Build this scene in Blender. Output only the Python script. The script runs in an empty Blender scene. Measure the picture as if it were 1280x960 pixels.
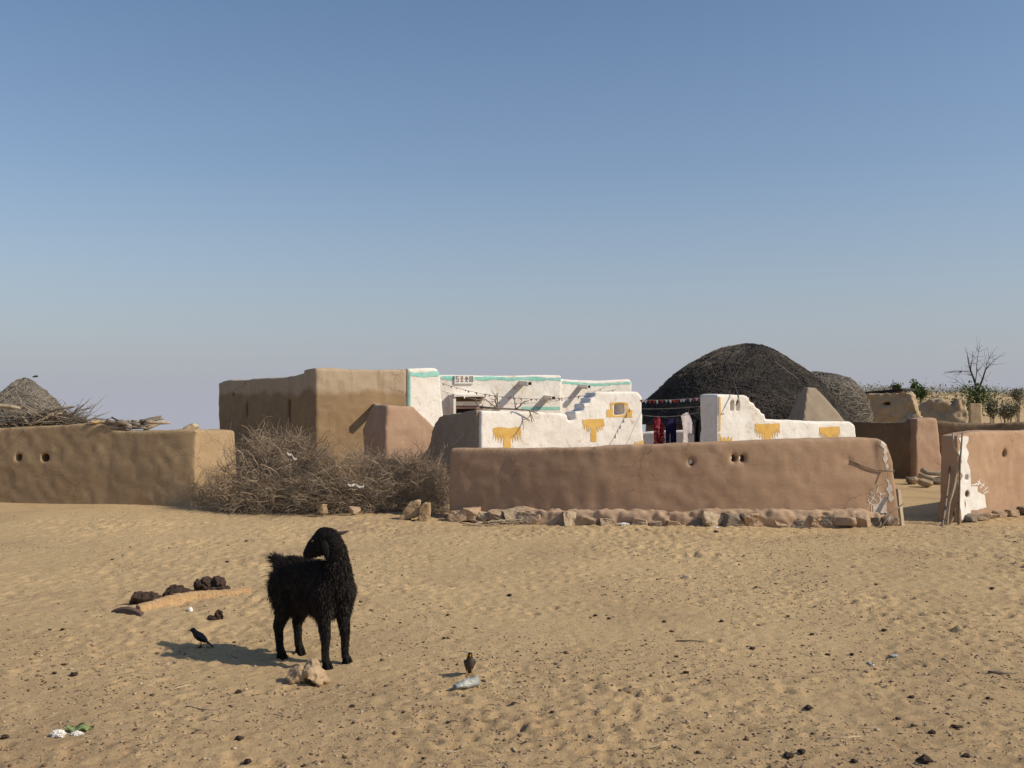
import bpy, bmesh, math, random
import numpy as np
from mathutils import Vector, noise
from mathutils.bvhtree import BVHTree

R = math.radians
random.seed(7)
rng = np.random.default_rng(11)
scene = bpy.context.scene
COL = scene.collection

# ------------------------------------------------------------------ camera
F, EYE, HOR = 1250.0, 1.65, 500.0          # focal length in px of a 1280 px picture, eye height, horizon row
cam_d = bpy.data.cameras.new('camera')
cam = bpy.data.objects.new('camera', cam_d)
COL.objects.link(cam)
cam.location = (0, 0, EYE)
cam.rotation_euler = (R(90), 0, 0)
cam_d.sensor_width = 36.0
cam_d.lens = 36.0 * F / 1280.0
cam_d.shift_y = (HOR - 480.0) / 1280.0
cam_d.clip_end = 5000
scene.camera = cam

# ------------------------------------------------------------------ light
SUN_EL, SUN_BACK = 37.0, 16.0              # sun on the right, a little behind the camera
sun_dir = Vector((math.cos(R(SUN_EL)) * math.cos(R(SUN_BACK)), -math.cos(R(SUN_EL)) * math.sin(R(SUN_BACK)), math.sin(R(SUN_EL))))
sl = bpy.data.lights.new('sun', 'SUN')
sl.energy = 4.3
sl.angle = R(0.5)
sl.color = (1.0, 0.89, 0.72)
so = bpy.data.objects.new('sun', sl)
COL.objects.link(so)
so.rotation_euler = sun_dir.to_track_quat('Z', 'Y').to_euler()
so.location = (20, -5, 20)

world = bpy.data.worlds.new('World')
scene.world = world
world.use_nodes = True
wn, wl = world.node_tree.nodes, world.node_tree.links
bg = wn['Background']
sky = wn.new('ShaderNodeTexSky')
sky.sky_type = 'NISHITA'
sky.sun_disc = False
sky.sun_elevation = R(SUN_EL)
sky.sun_rotation = math.atan2(sun_dir.x, sun_dir.y)
sky.altitude = 0
sky.air_density = 1.0
sky.dust_density = 1.0
sky.ozone_density = 1.0
# desert dust: the sky fades into a pale grey band towards and below the horizon
tint = wn.new('ShaderNodeMix'); tint.data_type = 'RGBA'; tint.blend_type = 'MULTIPLY'
tint.inputs[0].default_value = 1.0
tint.inputs[7].default_value = (0.92, 1.03, 1.13, 1)
wl.new(sky.outputs[0], tint.inputs[6])
tc = wn.new('ShaderNodeTexCoord'); sx_ = wn.new('ShaderNodeSeparateXYZ'); wl.new(tc.outputs['Generated'], sx_.inputs[0])
rp = wn.new('ShaderNodeValToRGB')
rp.color_ramp.interpolation = 'EASE'
rp.color_ramp.elements[0].position = 0.0; rp.color_ramp.elements[0].color = (1, 1, 1, 1)
rp.color_ramp.elements[1].position = 0.42; rp.color_ramp.elements[1].color = (0.0, 0.0, 0.0, 1)
rp.color_ramp.interpolation = 'LINEAR'
for p_, v_ in ((0.05, .72), (0.12, .42), (0.22, .15)):
    e_ = rp.color_ramp.elements.new(p_); e_.color = (v_, v_, v_, 1)
wl.new(sx_.outputs[2], rp.inputs[0])
hz = wn.new('ShaderNodeMix'); hz.data_type = 'RGBA'
wl.new(rp.outputs[0], hz.inputs[0]); wl.new(tint.outputs[2], hz.inputs[6])
hz.inputs[7].default_value = (4.1, 4.22, 4.85, 1)
wl.new(hz.outputs[2], bg.inputs[0])
bg.inputs[1].default_value = 0.10

scene.view_settings.view_transform = 'Standard'
scene.view_settings.look = 'None'
scene.view_settings.exposure = 0.0
scene.view_settings.gamma = 1.0
scene.view_settings.use_curve_mapping = False

# ------------------------------------------------------------------ helpers
def P(px, py, Y):
    return Vector(((px - 640.0) / F * Y, Y, EYE - (py - HOR) / F * Y))

def PX(px, Y):
    return (px - 640.0) / F * Y

def ZY(py, Y):
    return EYE - (py - HOR) / F * Y

def tag(o, label=None, cat=None, group=None, kind=None):
    if label: o['label'] = label
    if cat: o['category'] = cat
    if group: o['group'] = group
    if kind: o['kind'] = kind
    return o

def empty(name, loc, label, cat, group=None):
    o = bpy.data.objects.new(name, None)
    o.empty_display_size = 0.1
    o.location = loc
    COL.objects.link(o)
    return tag(o, label, cat, group)

def link_mesh(name, me, mats, parent=None, origin=None, smooth=True):
    """link a mesh given in world coordinates; its origin goes to the parent's or to `origin`"""
    if not isinstance(mats, (list, tuple)): mats = [mats]
    for m in mats: me.materials.append(m)
    off = Vector(parent.location) if parent else Vector(origin) if origin is not None else Vector((0, 0, 0))
    n = len(me.vertices)
    co = np.empty(n * 3, 'f')
    me.vertices.foreach_get('co', co)
    co = co.reshape(-1, 3) - np.array(off, 'f')
    me.vertices.foreach_set('co', co.ravel())
    if smooth:
        me.polygons.foreach_set('use_smooth', [True] * len(me.polygons))
    me.update()
    o = bpy.data.objects.new(name, me)
    COL.objects.link(o)
    if parent: o.parent = parent
    else: o.location = off
    return o

def mesh_from(name, verts, faces):
    me = bpy.data.meshes.new(name)
    me.from_pydata([tuple(v) for v in verts], [], faces)
    me.update()
    return me

def bm_mesh(name, bm):
    bmesh.ops.recalc_face_normals(bm, faces=bm.faces)
    me = bpy.data.meshes.new(name)
    bm.to_mesh(me)
    bm.free()
    return me

def nz(x, y, z, f):
    return noise.noise(Vector((x * f, y * f, z * f)))

# ---- mud builder: rough solids fused, carved and softened into one surface
def sweep(bm, path, t_top, t_base, z0=-0.2, step=0.12, curved=True):
    pts = [Vector(p) for p in path]
    out = []
    n = len(pts)
    for i in range(n - 1):
        p0, p1, p2, p3 = pts[max(i - 1, 0)], pts[i], pts[i + 1], pts[min(i + 2, n - 1)]
        k = max(2, int((p2 - p1).length / step))
        for j in range(k):
            t = j / k
            if curved:
                q = 0.5 * ((2 * p1) + (p2 - p0) * t + (2 * p0 - 5 * p1 + 4 * p2 - p3) * t * t + (3 * p1 - p0 - 3 * p2 + p3) * t ** 3)
            else:
                q = p1.lerp(p2, t)
            out.append(q)
    out.append(pts[-1])
    rings = []
    m = len(out)
    for i, p in enumerate(out):
        a, b = out[max(i - 1, 0)], out[min(i + 1, m - 1)]
        d = Vector((b.x - a.x, b.y - a.y, 0)).normalized()
        nn = Vector((-d.y, d.x, 0))
        k = (t_base - t_top) / 2
        zt = p.z
        sec = [(0, z0), (k * 0.35, zt * 0.5), (k, zt), (k + t_top, zt), (t_base - k * 0.35, zt * 0.5), (t_base, z0)]
        rings.append([bm.verts.new((p.x + nn.x * s, p.y + nn.y * s, z)) for s, z in sec])
    for i in range(m - 1):
        r0, r1 = rings[i], rings[i + 1]
        for j in range(6):
            bm.faces.new((r0[j], r0[(j + 1) % 6], r1[(j + 1) % 6], r1[j]))
    bm.faces.new(rings[0][::-1])
    bm.faces.new(rings[-1])

def frame_dir(o, e):
    d = Vector((e[0] - o[0], e[1] - o[1], 0)).normalized()
    return d, Vector((-d.y, d.x, 0))

def slab(bm, o, d, poly, t, f=0.0, batter=0.0):
    """side polygon (s along d, z up) extruded by t away from the viewer's side"""
    nn = Vector((-d.y, d.x, 0))
    o = Vector((o[0], o[1], 0))
    A = [bm.verts.new(o + d * s + nn * (f + batter * max(z, 0)) + Vector((0, 0, z))) for s, z in poly]
    B = [bm.verts.new(o + d * s + nn * (f + t - batter * max(z, 0)) + Vector((0, 0, z))) for s, z in poly]
    n = len(poly)
    bm.faces.new(A)
    bm.faces.new(B[::-1])
    for i in range(n):
        bm.faces.new((A[i], B[i], B[(i + 1) % n], A[(i + 1) % n]))

def prism(bm, foot_bottom, foot_top):
    """two closed rings of world points"""
    A = [bm.verts.new(p) for p in foot_bottom]
    B = [bm.verts.new(p) for p in foot_top]
    n = len(A)
    bm.faces.new(A[::-1]); bm.faces.new(B)
    for i in range(n):
        bm.faces.new((A[i], A[(i + 1) % n], B[(i + 1) % n], B[i]))

def box(bm, c, ax, ay, az, hx, hy, hz):
    c = Vector(c)
    vs = [bm.verts.new(c + ax * hx * i + ay * hy * j + az * hz * k) for i in (-1, 1) for j in (-1, 1) for k in (-1, 1)]
    for f in ((0, 1, 3, 2), (4, 6, 7, 5), (0, 4, 5, 1), (2, 3, 7, 6), (0, 2, 6, 4), (1, 5, 7, 3)):
        bm.faces.new([vs[i] for i in f])

def tube_cut(bm, c, axis, rx, rz, half, seg=14, flat=False):
    """elliptic cutter along axis"""
    axis = axis.normalized()
    side = axis.cross(Vector((0, 0, 1))).normalized()
    up = Vector((0, 0, 1))
    rr = []
    for s in (-1, 1):
        ring = []
        for i in range(seg):
            a = 2 * math.pi * i / seg
            zz = math.sin(a) * rz
            if flat and zz > 0: zz *= 0.25
            k = 1.25 if s < 0 else 0.9
            ring.append(bm.verts.new(Vector(c) + axis * half * s + side * math.cos(a) * rx * k + up * zz * k))
        rr.append(ring)
    bm.faces.new(rr[0]); bm.faces.new(rr[1][::-1])
    for i in range(seg):
        j = (i + 1) % seg
        bm.faces.new((rr[0][i], rr[1][i], rr[1][j], rr[0][j]))

def vn3(v, f, seed=0):
    p = v.astype('d') * f + seed * 17.31
    i = np.floor(p).astype(np.int64); t = p - i; t = t * t * t * (t * (t * 6 - 15) + 10)
    def h(dx, dy, dz):
        n = ((i[:, 0] + dx) * 374761393 + (i[:, 1] + dy) * 668265263 + (i[:, 2] + dz) * 2147483647 + seed * 9176) & 0x7fffffff
        n = ((n ^ (n >> 13)) * 1274126177) & 0x7fffffff
        return ((n ^ (n >> 16)) & 0xffff) / 32767.5 - 1.0
    x, y, z = t[:, 0], t[:, 1], t[:, 2]
    def lx(dy, dz): a_ = h(0, dy, dz); return a_ + (h(1, dy, dz) - a_) * x
    def ly(dz): a_ = lx(0, dz); return a_ + (lx(1, dz) - a_) * y
    a_ = ly(0)
    return a_ + (ly(1) - a_) * z

def mud(name, bm, mats, parent=None, origin=None, cut=None, voxel=0.03, smooth=6, amp=0.03, freq=1.3, fine=0.007, ffreq=7.0):
    me = bm_mesh('tmp', bm)
    o = bpy.data.objects.new('tmp', me)
    COL.objects.link(o)
    m = o.modifiers.new('r', 'REMESH'); m.mode = 'VOXEL'; m.voxel_size = voxel
    co = None
    if cut is not None:
        co = bpy.data.objects.new('tmpc', bm_mesh('tmpc', cut))
        COL.objects.link(co)
        b = o.modifiers.new('b', 'BOOLEAN'); b.operation = 'DIFFERENCE'; b.object = co; b.solver = 'EXACT'
        m = o.modifiers.new('r2', 'REMESH'); m.mode = 'VOXEL'; m.voxel_size = voxel
    s = o.modifiers.new('s', 'SMOOTH'); s.factor = 0.5; s.iterations = smooth
    dg = bpy.context.evaluated_depsgraph_get()
    res = bpy.data.meshes.new_from_object(o.evaluated_get(dg))
    bpy.data.objects.remove(o)
    if co: bpy.data.objects.remove(co)
    n = len(res.vertices)
    v = np.empty(n * 3, 'f'); res.vertices.foreach_get('co', v); v = v.reshape(-1, 3)
    nn = np.empty(n * 3, 'f'); res.vertices.foreach_get('normal', nn); nn = nn.reshape(-1, 3)
    d = (.8 * amp * vn3(v, freq, 1) + amp * 0.28 * vn3(v, freq * 2.7, 2) + fine * vn3(v, ffreq, 3)).astype('f')
    v = v + nn * d[:, None]
    res.vertices.foreach_set('co', v.ravel())
    res.update()
    res.name = name
    res.materials.clear()
    return link_mesh(name, res, mats, parent, origin)

def bvh_of(o):
    me = o.data
    off = Vector(o.location) + (Vector(o.parent.location) if o.parent else Vector())
    vs = [v.co + off for v in me.vertices]
    return BVHTree.FromPolygons(vs, [tuple(p.vertices) for p in me.polygons])

def in_poly(S, Z, poly):
    inside = np.zeros(S.shape, bool)
    n = len(poly)
    j = n - 1
    for i in range(n):
        xi, yi = poly[i]; xj, yj = poly[j]
        c = ((yi > Z) != (yj > Z)) & (S < (xj - xi) * (Z - yi) / (yj - yi + 1e-12) + xi)
        inside ^= c
        j = i
    return inside

def decal(name, target, mat, o, d, s0, s1, z0, z1, mask, res=0.012, off=0.005, parent=None, wear=0.0, label=None, bv=None):
    """a coat of paint: a thin sheet that follows the wall's surface where mask(s, z) holds"""
    bv = bv or bvh_of(target)
    nn = Vector((-d.y, d.x, 0))
    o = Vector((o[0], o[1], 0))
    ns, nzz = max(2, int((s1 - s0) / res)), max(2, int((z1 - z0) / res))
    S, Z = np.meshgrid(s0 + (np.arange(ns) + .5) * (s1 - s0) / ns, z0 + (np.arange(nzz) + .5) * (z1 - z0) / nzz, indexing='ij')
    M = mask(S + .006 * fbm(S, Z, 9.0, 5, 3), Z + .007 * fbm(S, Z, 9.0, 15, 3))
    vid, verts, faces = {}, [], []
    def vert(i, j):
        if (i, j) in vid: return vid[(i, j)]
        p = o + d * (s0 + i * (s1 - s0) / ns) + Vector((0, 0, z0 + j * (z1 - z0) / nzz)) - nn * 0.8
        h, nrm, _, dist = bv.ray_cast(p, nn, 2.2)
        r = None
        if h is not None:
            verts.append(h - nn * off); r = (len(verts) - 1, dist)
        vid[(i, j)] = r
        return r
    for i, j in zip(*np.nonzero(M)):
        if wear > 0:
            q = noise.noise(Vector((S[i, j] * 9, Z[i, j] * 9, o.x))) + .5 * noise.noise(Vector((S[i, j] * 27, Z[i, j] * 27, o.y)))
            if q > 1.0 - wear: continue
        q = [vert(i, j), vert(i + 1, j), vert(i + 1, j + 1), vert(i, j + 1)]
        if any(a is None for a in q): continue
        ds = [a[1] for a in q]
        if max(ds) - min(ds) > 0.05: continue
        faces.append([a[0] for a in q])
    ob = link_mesh(name, mesh_from(name, verts, faces), mat, parent or target)
    if label: ob['label'] = label
    return ob

# ---- tubes, twigs
def tubes(items, sides=3):
    """items: (points, radius at start, radius at end)"""
    V, Fc = [], []
    for pts, r0, r1 in items:
        n = len(pts)
        base = len(V)
        for i, p in enumerate(pts):
            p = Vector(p)
            a, b = Vector(pts[max(i - 1, 0)]), Vector(pts[min(i + 1, n - 1)])
            t = (b - a)
            t = t.normalized() if t.length > 1e-9 else Vector((0, 0, 1))
            ref = Vector((0, 0, 1)) if abs(t.z) < 0.85 else Vector((1, 0, 0))
            u = t.cross(ref).normalized(); w = t.cross(u)
            r = r0 + (r1 - r0) * i / max(1, n - 1)
            for k in range(sides):
                an = 2 * math.pi * k / sides
                V.append(p + (u * math.cos(an) + w * math.sin(an)) * r)
        for i in range(n - 1):
            for k in range(sides):
                k2 = (k + 1) % sides
                Fc.append((base + i * sides + k, base + i * sides + k2, base + (i + 1) * sides + k2, base + (i + 1) * sides + k))
        Fc.append(tuple(base + k for k in range(sides))[::-1])
        Fc.append(tuple(base + (n - 1) * sides + k for k in range(sides)))
    return V, Fc

def rvec(rd):
    while True:
        v = Vector((rd.uniform(-1, 1), rd.uniform(-1, 1), rd.uniform(-1, 1)))
        if 0.05 < v.length < 1: return v.normalized()

def twig(rd, p, d, length, r, kinks=4, wob=0.45):
    pts = [Vector(p)]
    for k in range(kinks):
        d = (d + rvec(rd) * wob).normalized()
        pts.append(pts[-1] + d * length / kinks)
    return (pts, r, r * 0.45)

def branchy(rd, p, d, length, r, depth, out, wob=0.35, kids=3):
    pts, r0, r1 = twig(rd, p, d, length, r, 5, wob)
    out.append((pts, r0, r0 * 0.6))
    if depth <= 0: return
    for k in range(kids):
        i = rd.randint(1, 5)
        nd = ((pts[i] - pts[i - 1]).normalized() + rvec(rd) * 0.8).normalized()
        branchy(rd, pts[i], nd, length * rd.uniform(.45, .75), r * 0.6, depth - 1, out, wob, kids)

# ---- soft bodies: tapered limbs fused into one skin
def capsule(bm, a, b, ra, rb, sq=(1, 1, 1), n=5):
    a, b = Vector(a), Vector(b)
    L = (b - a).length
    k = max(2, int(L / (min(ra, rb) * 0.35)) + 1)
    for i in range(k + 1):
        t = i / k
        r = ra + (rb - ra) * t
        mt = bmesh.ops.create_icosphere(bm, subdivisions=2, radius=r)
        p = a.lerp(b, t)
        for v in mt['verts']:
            v.co = Vector((v.co.x * sq[0], v.co.y * sq[1], v.co.z * sq[2])) + p

def fuse(bm, voxel, smooth):
    me = bm_mesh('tmp', bm)
    o = bpy.data.objects.new('tmp', me)
    COL.objects.link(o)
    m = o.modifiers.new('r', 'REMESH'); m.mode = 'VOXEL'; m.voxel_size = voxel
    s = o.modifiers.new('s', 'SMOOTH'); s.factor = 0.5; s.iterations = smooth
    dg = bpy.context.evaluated_depsgraph_get()
    res = bpy.data.meshes.new_from_object(o.evaluated_get(dg))
    bpy.data.objects.remove(o)
    res.materials.clear()
    return res

def rock_mesh(c, size, seed, sub=3, cuts=9, rough=0.12, rz=None, block=False):
    rd = random.Random(seed)
    bm = bmesh.new()
    bmesh.ops.create_icosphere(bm, subdivisions=sub, radius=1.0)
    planes = [(rvec(rd), rd.uniform(0.5, 0.85)) for _ in range(cuts)]
    if block:
        rough *= .7
        planes = [((Vector(a_) + rvec(rd) * .28).normalized(), rd.uniform(.5, .66)) for a_ in ((1, 0, 0), (-1, 0, 0), (0, 1, 0), (0, -1, 0), (0, 0, 1), (0, 0, -1))] + [(rvec(rd), rd.uniform(.62, .85)) for _ in range(4)]
        size = tuple(v_ * 1.45 for v_ in size)
    for v in bm.verts:
        p = v.co.copy()
        for n_, d_ in planes:
            s = p.dot(n_)
            if s > d_: p -= n_ * (s - d_)
        q = p * 1.6 + Vector((seed * 3.1, seed * 1.7, 0))
        p *= 1 + rough * noise.noise(q) + rough * 0.5 * noise.noise(q * 3)
        v.co = p
    a = rd.uniform(0, 6.28) if rz is None else rz
    ca, sa = math.cos(a), math.sin(a)
    for v in bm.verts:
        x, y, z = v.co.x * size[0], v.co.y * size[1], v.co.z * size[2]
        v.co = Vector((x * ca - y * sa, x * sa + y * ca, z)) + Vector(c)
    return bm_mesh('rock', bm)

# ------------------------------------------------------------------ materials
def new_mat(name):
    m = bpy.data.materials.new(name)
    m.use_nodes = True
    nt = m.node_tree
    b = nt.nodes['Principled BSDF']
    b.inputs['Roughness'].default_value = 0.9
    b.inputs['Specular IOR Level'].default_value = 0.15
    return m, nt, b

def N(nt, typ, **kw):
    n = nt.nodes.new(typ)
    for k, v in kw.items(): setattr(n, k, v)
    return n

def tex_noise(nt, scale, detail=4, rough=0.55, vec=None, dist=0.0):
    n = N(nt, 'ShaderNodeTexNoise')
    n.inputs['Scale'].default_value = scale
    n.inputs['Detail'].default_value = detail
    n.inputs['Roughness'].default_value = rough
    n.inputs['Distortion'].default_value = dist
    if vec is not None: nt.links.new(vec, n.inputs['Vector'])
    return n

def ramp(nt, fac, stops):
    r = N(nt, 'ShaderNodeValToRGB')
    e = r.color_ramp.elements
    while len(e) < len(stops): e.new(0.5)
    for i, (p, c) in enumerate(stops):
        e[i].position = p
        e[i].color = (c, c, c, 1) if isinstance(c, (int, float)) else (*c, 1)
    nt.links.new(fac, r.inputs[0])
    return r

def mix(nt, fac, a, b, mode='MIX'):
    m = N(nt, 'ShaderNodeMix', data_type='RGBA', blend_type=mode)
    for i, v in ((0, fac), (6, a), (7, b)):
        s = m.inputs[i]
        if hasattr(v, 'links') or hasattr(v, 'is_linked'): nt.links.new(v, s)
        elif i == 0: s.default_value = v
        else: s.default_value = (*v, 1)
    return m.outputs[2]

def bump(nt, b, h, strength, dist, prev=None):
    n = N(nt, 'ShaderNodeBump')
    n.inputs['Strength'].default_value = strength
    n.inputs['Distance'].default_value = dist
    nt.links.new(h, n.inputs['Height'])
    if prev is not None: nt.links.new(prev, n.inputs['Normal'])
    nt.links.new(n.outputs[0], b.inputs['Normal'])
    return n.outputs[0]

def pos(nt):
    return N(nt, 'ShaderNodeNewGeometry').outputs['Position']

def mud_mat(name, c, c2, c3, bs=0.5, two=None):
    """clay plaster: large tint patches, hand strokes, chaff; two=(z, colour) is an upper coat of other clay"""
    m, nt, b = new_mat(name)
    p = pos(nt)
    col = mix(nt, ramp(nt, tex_noise(nt, 0.9, 5, .6, p).outputs[0], [(.35, 0.0), (.68, 1.0)]).outputs[0], c, c2)
    col = mix(nt, ramp(nt, tex_noise(nt, 3.1, 6, .65, p, .6).outputs[0], [(.48, 0.0), (.72, 0.75)]).outputs[0], col, c3)
    fl = tex_noise(nt, 1.9, 8, .72, p, .3)
    col = mix(nt, ramp(nt, fl.outputs[0], [(.585, 0.), (.61, .5)]).outputs[0], col, tuple(v * .80 for v in c))
    if two:
        z0, cu = two
        sx = N(nt, 'ShaderNodeSeparateXYZ'); nt.links.new(p, sx.inputs[0])
        jit = tex_noise(nt, 1.1, 4, .6, p)
        ad = N(nt, 'ShaderNodeMath', operation='MULTIPLY_ADD'); nt.links.new(jit.outputs[0], ad.inputs[0]); ad.inputs[1].default_value = 0.5
        nt.links.new(sx.outputs[2], ad.inputs[2])
        mr = N(nt, 'ShaderNodeMapRange'); nt.links.new(ad.outputs[0], mr.inputs[0])
        mr.inputs[1].default_value = z0 + .25 - .05; mr.inputs[2].default_value = z0 + .25 + .06
        col = mix(nt, mr.outputs[0], col, mix(nt, ramp(nt, tex_noise(nt, 2.3, 5, .6, p).outputs[0], [(.35, 0.), (.7, 1.)]).outputs[0], cu, tuple(v * .86 for v in cu)))
    fine = tex_noise(nt, 55, 5, .7, p)
    col = mix(nt, ramp(nt, fine.outputs[0], [(.3, .35), (.62, 0.)]).outputs[0], col, tuple(v * .62 for v in c))
    # rain runs, hairline cracks and chaff
    mv = N(nt, 'ShaderNodeMapping'); mv.inputs['Scale'].default_value = (4.5, 4.5, .45); nt.links.new(p, mv.inputs[0])
    col = mix(nt, ramp(nt, tex_noise(nt, 1.7, 5, .65, mv.outputs[0]).outputs[0], [(.54, 0.), (.74, .45)]).outputs[0], col, tuple(v * .72 for v in c))
    wd = N(nt, 'ShaderNodeVectorMath', operation='MULTIPLY_ADD'); dn = tex_noise(nt, 2.5, 4, .6, p)
    nt.links.new(dn.outputs['Color'], wd.inputs[0]); wd.inputs[1].default_value = (.5, .5, .5); nt.links.new(p, wd.inputs[2])
    vc = N(nt, 'ShaderNodeTexVoronoi', feature='DISTANCE_TO_EDGE'); vc.inputs['Scale'].default_value = 1.5; nt.links.new(wd.outputs[0], vc.inputs['Vector'])
    ck = N(nt, 'ShaderNodeMath', operation='MULTIPLY'); nt.links.new(ramp(nt, vc.outputs[0], [(.0, .8), (.012, 0.)]).outputs[0], ck.inputs[0])
    nt.links.new(ramp(nt, tex_noise(nt, .8, 3, .5, p).outputs[0], [(.52, 0.), (.60, 1.)]).outputs[0], ck.inputs[1])
    col = mix(nt, ck.outputs[0], col, tuple(v * .45 for v in c))
    mc = N(nt, 'ShaderNodeMapping'); mc.inputs['Scale'].default_value = (18, 18, 90); mc.inputs['Rotation'].default_value = (.3, .5, .2); nt.links.new(p, mc.inputs[0])
    col = mix(nt, ramp(nt, tex_noise(nt, 1.0, 3, .6, mc.outputs[0]).outputs[0], [(.64, 0.), (.72, .5)]).outputs[0], col, tuple(min(1, v * 1.45) for v in c))
    sp = tex_noise(nt, 140, 2, .5, p)
    col = mix(nt, ramp(nt, sp.outputs[0], [(.66, 0.), (.74, .5)]).outputs[0], col, tuple(min(1, v * 1.5) for v in c))
    nt.links.new(col, b.inputs['Base Color'])
    mp = N(nt, 'ShaderNodeMapping'); mp.inputs['Rotation'].default_value = (0, .75, 0); mp.inputs['Scale'].default_value = (1, 1, 2.6)
    nt.links.new(p, mp.inputs[0])
    st = tex_noise(nt, 2.2, 5, .55, mp.outputs[0], .4)
    pv = bump(nt, b, st.outputs[0], bs * .32, .05)
    md = tex_noise(nt, 11, 5, .6, p)
    pv = bump(nt, b, md.outputs[0], bs * .55, .012, pv)
    bump(nt, b, fine.outputs[0], bs * .6, .005, pv)
    return m

def plain(name, c, rough=.9, var=.25, scale=12, bs=.3, bd=.01, spec=.15, c2=None):
    m, nt, b = new_mat(name)
    p = pos(nt)
    n1 = tex_noise(nt, scale, 5, .6, p)
    col = mix(nt, ramp(nt, n1.outputs[0], [(.3, 0.), (.7, 1.)]).outputs[0], c, c2 or tuple(v * (1 - var) for v in c))
    nt.links.new(col, b.inputs['Base Color'])
    b.inputs['Roughness'].default_value = rough
    b.inputs['Specular IOR Level'].default_value = spec
    if bs: bump(nt, b, tex_noise(nt, scale * 3, 5, .65, p).outputs[0], bs, bd)
    return m

def white_mat(name):
    m, nt, b = new_mat(name)
    p = pos(nt)
    c = (.80, .755, .69)
    col = mix(nt, ramp(nt, tex_noise(nt, 1.6, 5, .6, p).outputs[0], [(.4, 0.), (.75, 1.)]).outputs[0], c, (.72, .65, .57))
    col = mix(nt, ramp(nt, tex_noise(nt, 5.5, 7, .7, p, .8).outputs[0], [(.55, 0.), (.68, .75)]).outputs[0], col, (.52, .41, .30))
    mp = N(nt, 'ShaderNodeMapping'); mp.inputs['Scale'].default_value = (7, 7, .6); nt.links.new(p, mp.inputs[0])
    col = mix(nt, ramp(nt, tex_noise(nt, 2, 4, .6, mp.outputs[0]).outputs[0], [(.58, 0.), (.8, .4)]).outputs[0], col, (.55, .46, .36))
    nt.links.new(col, b.inputs['Base Color'])
    pv = bump(nt, b, tex_noise(nt, 9, 5, .6, p).outputs[0], .4, .03)
    bump(nt, b, tex_noise(nt, 60, 3, .6, p).outputs[0], .3, .004, pv)
    return m

M = {}
M['clay_left'] = mud_mat('clay_left', (.41, .288, .166), (.345, .238, .135), (.47, .345, .215))
M['clay_front'] = mud_mat('clay_front', (.415, .272, .175), (.35, .225, .143), (.46, .315, .21))
M['clay_pink'] = mud_mat('clay_pink', (.42, .275, .185), (.36, .23, .155), (.47, .325, .225))
M['clay_house'] = mud_mat('clay_house', (.30, .205, .112), (.255, .17, .095), (.36, .25, .15), two=(1.80, (.46, .355, .25)))
M['clay_plinth'] = mud_mat('clay_plinth', (.43, .30, .20), (.37, .25, .165), (.48, .35, .24), bs=1.0)
M['clay_grey'] = mud_mat('clay_grey', (.31, .25, .185), (.27, .21, .155), (.36, .29, .22))
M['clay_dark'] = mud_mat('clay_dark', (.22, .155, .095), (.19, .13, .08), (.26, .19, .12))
M['clay_ruin'] = mud_mat('clay_ruin', (.42, .315, .195), (.36, .265, .16), (.47, .36, .235), bs=1.0)
M['white'] = white_mat('whitewash')
M['ochre'] = plain('ochre_paint', (.62, .36, .085), var=.2, scale=9, c2=(.70, .45, .15))
M['teal'] = plain('turquoise_paint', (.20, .52, .43), var=.2, scale=7, c2=(.38, .62, .54))
M['paint_white'] = plain('white_paint', (.78, .74, .68), var=.15, scale=15)
M['paint_cream'] = plain('cream_paint', (.66, .58, .49), var=.25, scale=25)
M['paint_grey'] = plain('grey_paint', (.30, .27, .24), scale=30)
M['paint_red'] = plain('red_paint', (.42, .25, .22), scale=30)
M['bark'] = plain('bark', (.16, .12, .085), scale=25, c2=(.27, .22, .17), bs=.6)
M['pale_wood'] = plain('pale_wood', (.46, .37, .26), scale=14, c2=(.34, .26, .17), bs=.6)
M['thorn'] = plain('thorn_twigs', (.20, .145, .10), scale=5, c2=(.37, .29, .21), bs=0)
M['thorn_grey'] = plain('grey_twigs', (.16, .13, .10), scale=6, c2=(.34, .28, .22), bs=0)
M['stone'] = plain('field_stone', (.43, .31, .21), scale=9, c2=(.33, .235, .155), bs=.7, bd=.02)
M['stone_dark'] = plain('dark_stone', (.17, .14, .11), scale=9, c2=(.24, .19, .14), bs=.7, bd=.02)
M['stone_pale'] = plain('pale_stone', (.52, .41, .29), scale=8, c2=(.38, .28, .17), bs=.7, bd=.02)
M['stone_tan'] = plain('tan_stone', (.42, .305, .19), scale=8, c2=(.30, .205, .115), bs=.8, bd=.02)
M['stone_yellow'] = plain('yellow_sandstone', (.55, .40, .20), scale=8, c2=(.44, .31, .15), bs=.6, bd=.02)
M['dung'] = plain('dried_dung', (.055, .036, .027), scale=30, c2=(.10, .065, .047), bs=1.0, bd=.02)
M['dung_dark'] = plain('dark_dung', (.04, .028, .022), scale=30, c2=(.07, .047, .035), bs=.8, bd=.01)
M['black_hole'] = plain('dark_inside', (.02, .016, .012), bs=0)
M['iron'] = plain('dark_iron', (.05, .045, .04), rough=.6, bs=0)

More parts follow.
